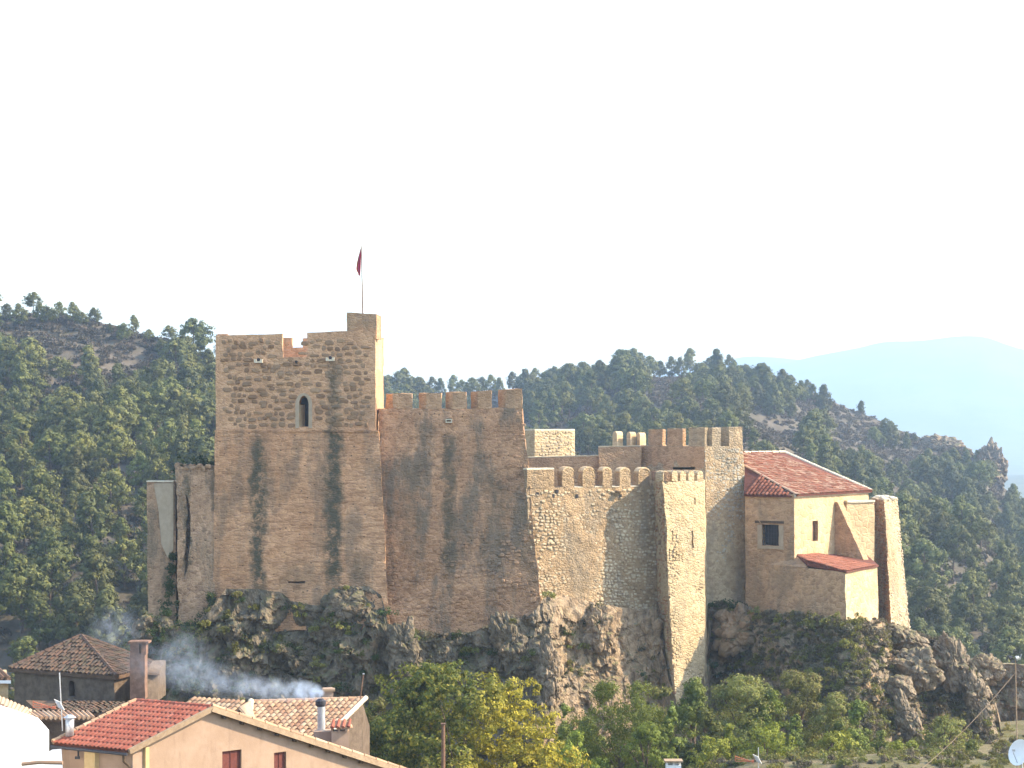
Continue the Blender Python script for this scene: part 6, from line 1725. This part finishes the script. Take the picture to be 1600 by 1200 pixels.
# aerials
def aerial(px, pyb, pyt, Y, bx, by, label, flip=1, sc=1.0, lean=0):
    o_ = P(px, pyb, Y); t = thing('television_aerial', label, 'aerial', o_)
    m_ = MB(); m_.tube([o_, P(px + lean, pyt, Y)], 0.03, 6); part('mast', m_, M['metal'], t, o_)
    c = P(bx, by, Y - 0.1)
    m_ = MB()
    for k in (-1, 0, 1): m_.tube([c, c + V(-1.0 * flip * sc, 0, 0.14 * k * sc + 0.16 * sc)], 0.018, 5)
    m_.tube([c + V(-1.0 * flip * sc, 0, 0.02 * sc), c + V(-1.0 * flip * sc, 0, 0.34 * sc)], 0.018, 5); m_.tube([c + V(-0.6 * flip * sc, 0, 0.02), c + V(-0.6 * flip * sc, 0, 0.22 * sc)], 0.015, 5)
    part('boom', m_, M['orange_plastic'] if sc > 0.9 else M['metal'], t, o_)
    for k in range(7):
        m_ = MB(); a_ = c + V(0.02 * flip + 0.045 * k * sc * flip * (0.4 if sc < 0.9 else 1), 0, 0.42 * sc - 0.02 * k); b_ = a_ + V(0.22 * flip * sc, 0.02, -0.42 * sc); m_.tube([a_, b_], 0.022, 5); part('reflector_rod', m_, M['metal'], t, o_)
    m_ = MB(); m_.cbox(c + V(0, 0, 0.02), 0.14, 0.12, 0.12); part('junction', m_, M['orange_plastic'], t, o_)
aerial(97.5, 1142, 1051, 99, 84, 1106, 'television aerial with orange boom and white reflector left of the red roof', 1, 1.0, -4.5)
aerial(1185, 1215, 1168, 112, 1176, 1190, 'television aerial with yellow boom at the bottom edge before the grassy bank', 1, 0.95)
o_ = P(564, 1090, 113.5); t = thing('mast', 'thin bare mast at the right end of the buff roof', 'mast', o_)
m = MB(); m.tube([P(563, 1092, 113.5), P(568, 1053, 113.5)], 0.035, 6); part('pole', m, M['brown_pole'], t, o_)
m = MB(); m.tube([P(566.5, 1053, 113.5), P(569.5, 1053, 113.5)], 0.04, 6); part('pole_cap', m, M['metal'], t, o_)
# metal chimney beside the aerial
so = P(110, 1130, 97.5)
mc = thing('metal_flue', 'shiny metal flue with a rain cap in front of the low roof', 'chimney', so)
m = MB(); m.tube([P(109, 1150, 97.5), P(109, 1122, 97.5)], 0.2, 14); part('pipe', m, M['metal'], mc, so, smooth=True)
m = MB(); m.tube([P(109, 1121, 97.5), P(109, 1117, 97.5)], [0.31, 0.12], 14); part('cap', m, M['metal'], mc, so)
# old pole before the autumn tree
o_ = P(693, 1230, 108); t = thing('pole', 'reddish brown post in front of the autumn tree', 'pole', o_)
m = MB(); m.tube([V(o_.x, 108, -22), P(692.5, 1131, 108)], [0.13, 0.10], 10); part('shaft', m, M['brown_pole'], t, o_)
m = MB(); m.cbox(P(692.5, 1131, 108), 0.24, 0.24, 0.07); part('top_plate', m, M['brown_pole'], t, o_)
# small chimney cap low in the middle
so = P(1052, 1195, 118)
t = thing('flat_capped_chimney', 'small white chimney with a flat slab cap peeping up among the young pines', 'chimney', so)
m = MB(); m.cbox(P(1052, 1212, 118), 0.85, 0.7, 1.3); part('stack', m, M['white'], t, so)
for x_ in (1042, 1052, 1062):
    m = MB(); m.cbox(P(x_, 1192, 118), 0.1, 0.5, 0.2); part('vent_pier', m, M['white'], t, so)
m = MB(); m.cbox(P(1052, 1188.5, 118), 1.05, 0.9, 0.09); part('cap', m, M['concrete'], t, so)

# lamp pole with cable at the right
Yp = 100
o_ = P(1588, 1210, Yp); t = thing('utility_pole', 'slim utility pole with two small lamps at the right edge', 'pole', o_)
m = MB(); m.tube([V(PX(1593, Yp), Yp, -22), P(1586.5, 1028, Yp)], [0.045, 0.028], 8); part('shaft', m, M['concrete'], t, o_)
for x_, mt in ((1580, 'black'), (1590.5, 'metal')):
    m = MB(); m.tube([P(x_ - 3, 1029, Yp), P(x_ + 2, 1027, Yp)], [0.13, 0.08], 8); m.tube([P(x_, 1029, Yp), P(1586.5, 1030, Yp)], 0.025, 5); part('lamp', m, M[mt], t, o_)
m = MB(); m.tube([P(1596, 1022, Yp), P(1594, 1030, Yp), P(1586.5, 1030, Yp)], 0.03, 5); part('arm', m, M['metal'], t, o_)
o_ = P(1585, 1053, Yp); t = thing('cable', 'cable slanting down to the left from the utility pole', 'cable', o_)
m = MB(); a_ = P(1585, 1053, Yp); b_ = P(1420, 1218, 96); m.tube([a_.lerp(b_, i / 14) - V(0, 0, 0.28 * math.sin(math.pi * i / 14)) for i in range(15)], 0.014, 5); part('strand', m, M['concrete'], t, o_)
# satellite dish
o_ = P(1594, 1185, 94); t = thing('satellite_dish', 'white satellite dish at the lower right edge', 'dish', o_)
bm = MB(); vs = []; fs = []; cen = P(1595, 1177, 94); nd = V(-0.75, -0.6, 0.35).normalized(); u_ = nd.cross(V(0, 0, 1)).normalized(); w_ = u_.cross(nd)
for i in range(7):
    r_ = i / 6 * 0.62
    for j in range(20):
        an_ = 2 * math.pi * j / 20; vs.append(cen + u_ * math.cos(an_) * r_ * 0.9 + w_ * math.sin(an_) * r_ + nd * (r_ * r_ * 0.45))
for i in range(6):
    for j in range(20): fs.append((i * 20 + j, i * 20 + (j + 1) % 20, (i + 1) * 20 + (j + 1) % 20, (i + 1) * 20 + j))
bm.add(vs, fs); bm.add([v_ - nd * 0.02 for v_ in vs], [f[::-1] for f in fs]); part('reflector', bm, M['white'], t, o_, smooth=True, fix=False)
m = MB(); m.tube([cen - w_ * 0.55, cen + nd * 0.55 - w_ * 0.1], 0.02, 5); m.cbox(cen + nd * 0.55, 0.1, 0.1, 0.1); part('feed_arm', m, M['metal'], t, o_)
m = MB(); m.tube([cen - nd * 0.05, cen - V(-0.1, 0, 1.6)], 0.05, 6); part('mount', m, M['metal'], t, o_)

# ------------------------------------------------------------------ smoke
def smoke_mat():
    m_ = bpy.data.materials.new('chimney_smoke'); m_.use_nodes = True; t = m_.node_tree; t.nodes.clear()
    o_ = t.nodes.new('ShaderNodeOutputMaterial'); pv = t.nodes.new('ShaderNodeVolumePrincipled'); tc = t.nodes.new('ShaderNodeTexCoord')
    gr = t.nodes.new('ShaderNodeTexGradient'); gr.gradient_type = 'SPHERICAL'
    t.links.new(tc.outputs['Object'], gr.inputs[0])
    ge = t.nodes.new('ShaderNodeNewGeometry'); nz = t.nodes.new('ShaderNodeTexNoise'); nz.inputs['Scale'].default_value = 1.5; nz.inputs['Detail'].default_value = 8; nz.inputs['Distortion'].default_value = 0.8
    t.links.new(ge.outputs['Position'], nz.inputs['Vector'])
    mr = t.nodes.new('ShaderNodeMapRange'); mr.inputs[1].default_value = 0.42; mr.inputs[2].default_value = 0.68; t.links.new(nz.outputs[0], mr.inputs[0])
    g2 = t.nodes.new('ShaderNodeMapRange'); g2.inputs[1].default_value = 0.0; g2.inputs[2].default_value = 0.7; g2.interpolation_type = 'SMOOTHSTEP'; t.links.new(gr.outputs[0], g2.inputs[0])
    mu = t.nodes.new('ShaderNodeMath'); mu.operation = 'MULTIPLY'; t.links.new(mr.outputs[0], mu.inputs[0]); t.links.new(g2.outputs[0], mu.inputs[1])
    oi = t.nodes.new('ShaderNodeObjectInfo'); m2 = t.nodes.new('ShaderNodeMath'); m2.operation = 'MULTIPLY'
    sc = t.nodes.new('ShaderNodeSeparateColor'); t.links.new(oi.outputs['Color'], sc.inputs[0])
    t.links.new(mu.outputs[0], m2.inputs[0]); t.links.new(sc.outputs[0], m2.inputs[1])
    pv.inputs['Color'].default_value = (0.66, 0.78, 0.98, 1); pv.inputs['Anisotropy'].default_value = 0.2
    t.links.new(m2.outputs[0], pv.inputs['Density']); t.links.new(pv.outputs[0], o_.inputs['Volume'])
    return m_
sm = smoke_mat()
so = P(501, 1090, 104.5)
smk = thing('smoke', 'thin bluish smoke drifting left from the black-cowled chimney pipe', 'smoke', so)
ico = None
for (px, py, Y, rx, ry, rz, dn) in ((495, 1085, 105, 0.5, 0.5, 0.45, 9.0), (478, 1079, 106, 0.95, 0.8, 0.6, 3.6), (450, 1077, 108, 1.5, 1.1, 0.75, 1.1), (410, 1076, 111, 1.9, 1.4, 0.8, 0.6), (365, 1069, 115, 2.4, 1.8, 0.9, 0.3),
                                    (310, 1056, 120, 2.8, 2.0, 1.5, 0.26), (290, 1028, 127, 2.2, 2.0, 2.2, 0.22), (240, 1035, 130, 2.8, 2.0, 2.0, 0.11), (180, 985, 141, 2.4, 2, 2.2, 0.2)):
    if ico is None:
        bm = bmesh.new(); bmesh.ops.create_icosphere(bm, subdivisions=3, radius=1.0); ico = bpy.data.meshes.new('smoke_puff'); bm.to_mesh(ico); bm.free(); ico.materials.append(sm)
    o_ = bpy.data.objects.new('smoke_puff', ico); COL.objects.link(o_); o_.parent = smk; o_.location = P(px, py, Y) - so; o_.scale = (rx, ry, rz); o_.color = (dn, dn, dn, 1)

# ------------------------------------------------------------------ haze
hz = bpy.data.materials.new('air_haze'); hz.use_nodes = True; t = hz.node_tree; t.nodes.clear()
o_ = t.nodes.new('ShaderNodeOutputMaterial'); pv = t.nodes.new('ShaderNodeVolumePrincipled')
pv.inputs['Color'].default_value = (0.56, 0.74, 1.0, 1); pv.inputs['Density'].default_value = 0.00028; pv.inputs['Anisotropy'].default_value = 0.6
t.links.new(pv.outputs[0], o_.inputs['Volume'])
m = MB(); m.box((-9400, -3200, -63), (18800, 0, 0), (0, 11050, 0), (0, 0, 420))
hb = part('haze', m, hz, None, (0, 0, 0)); hb['kind'] = 'stuff'
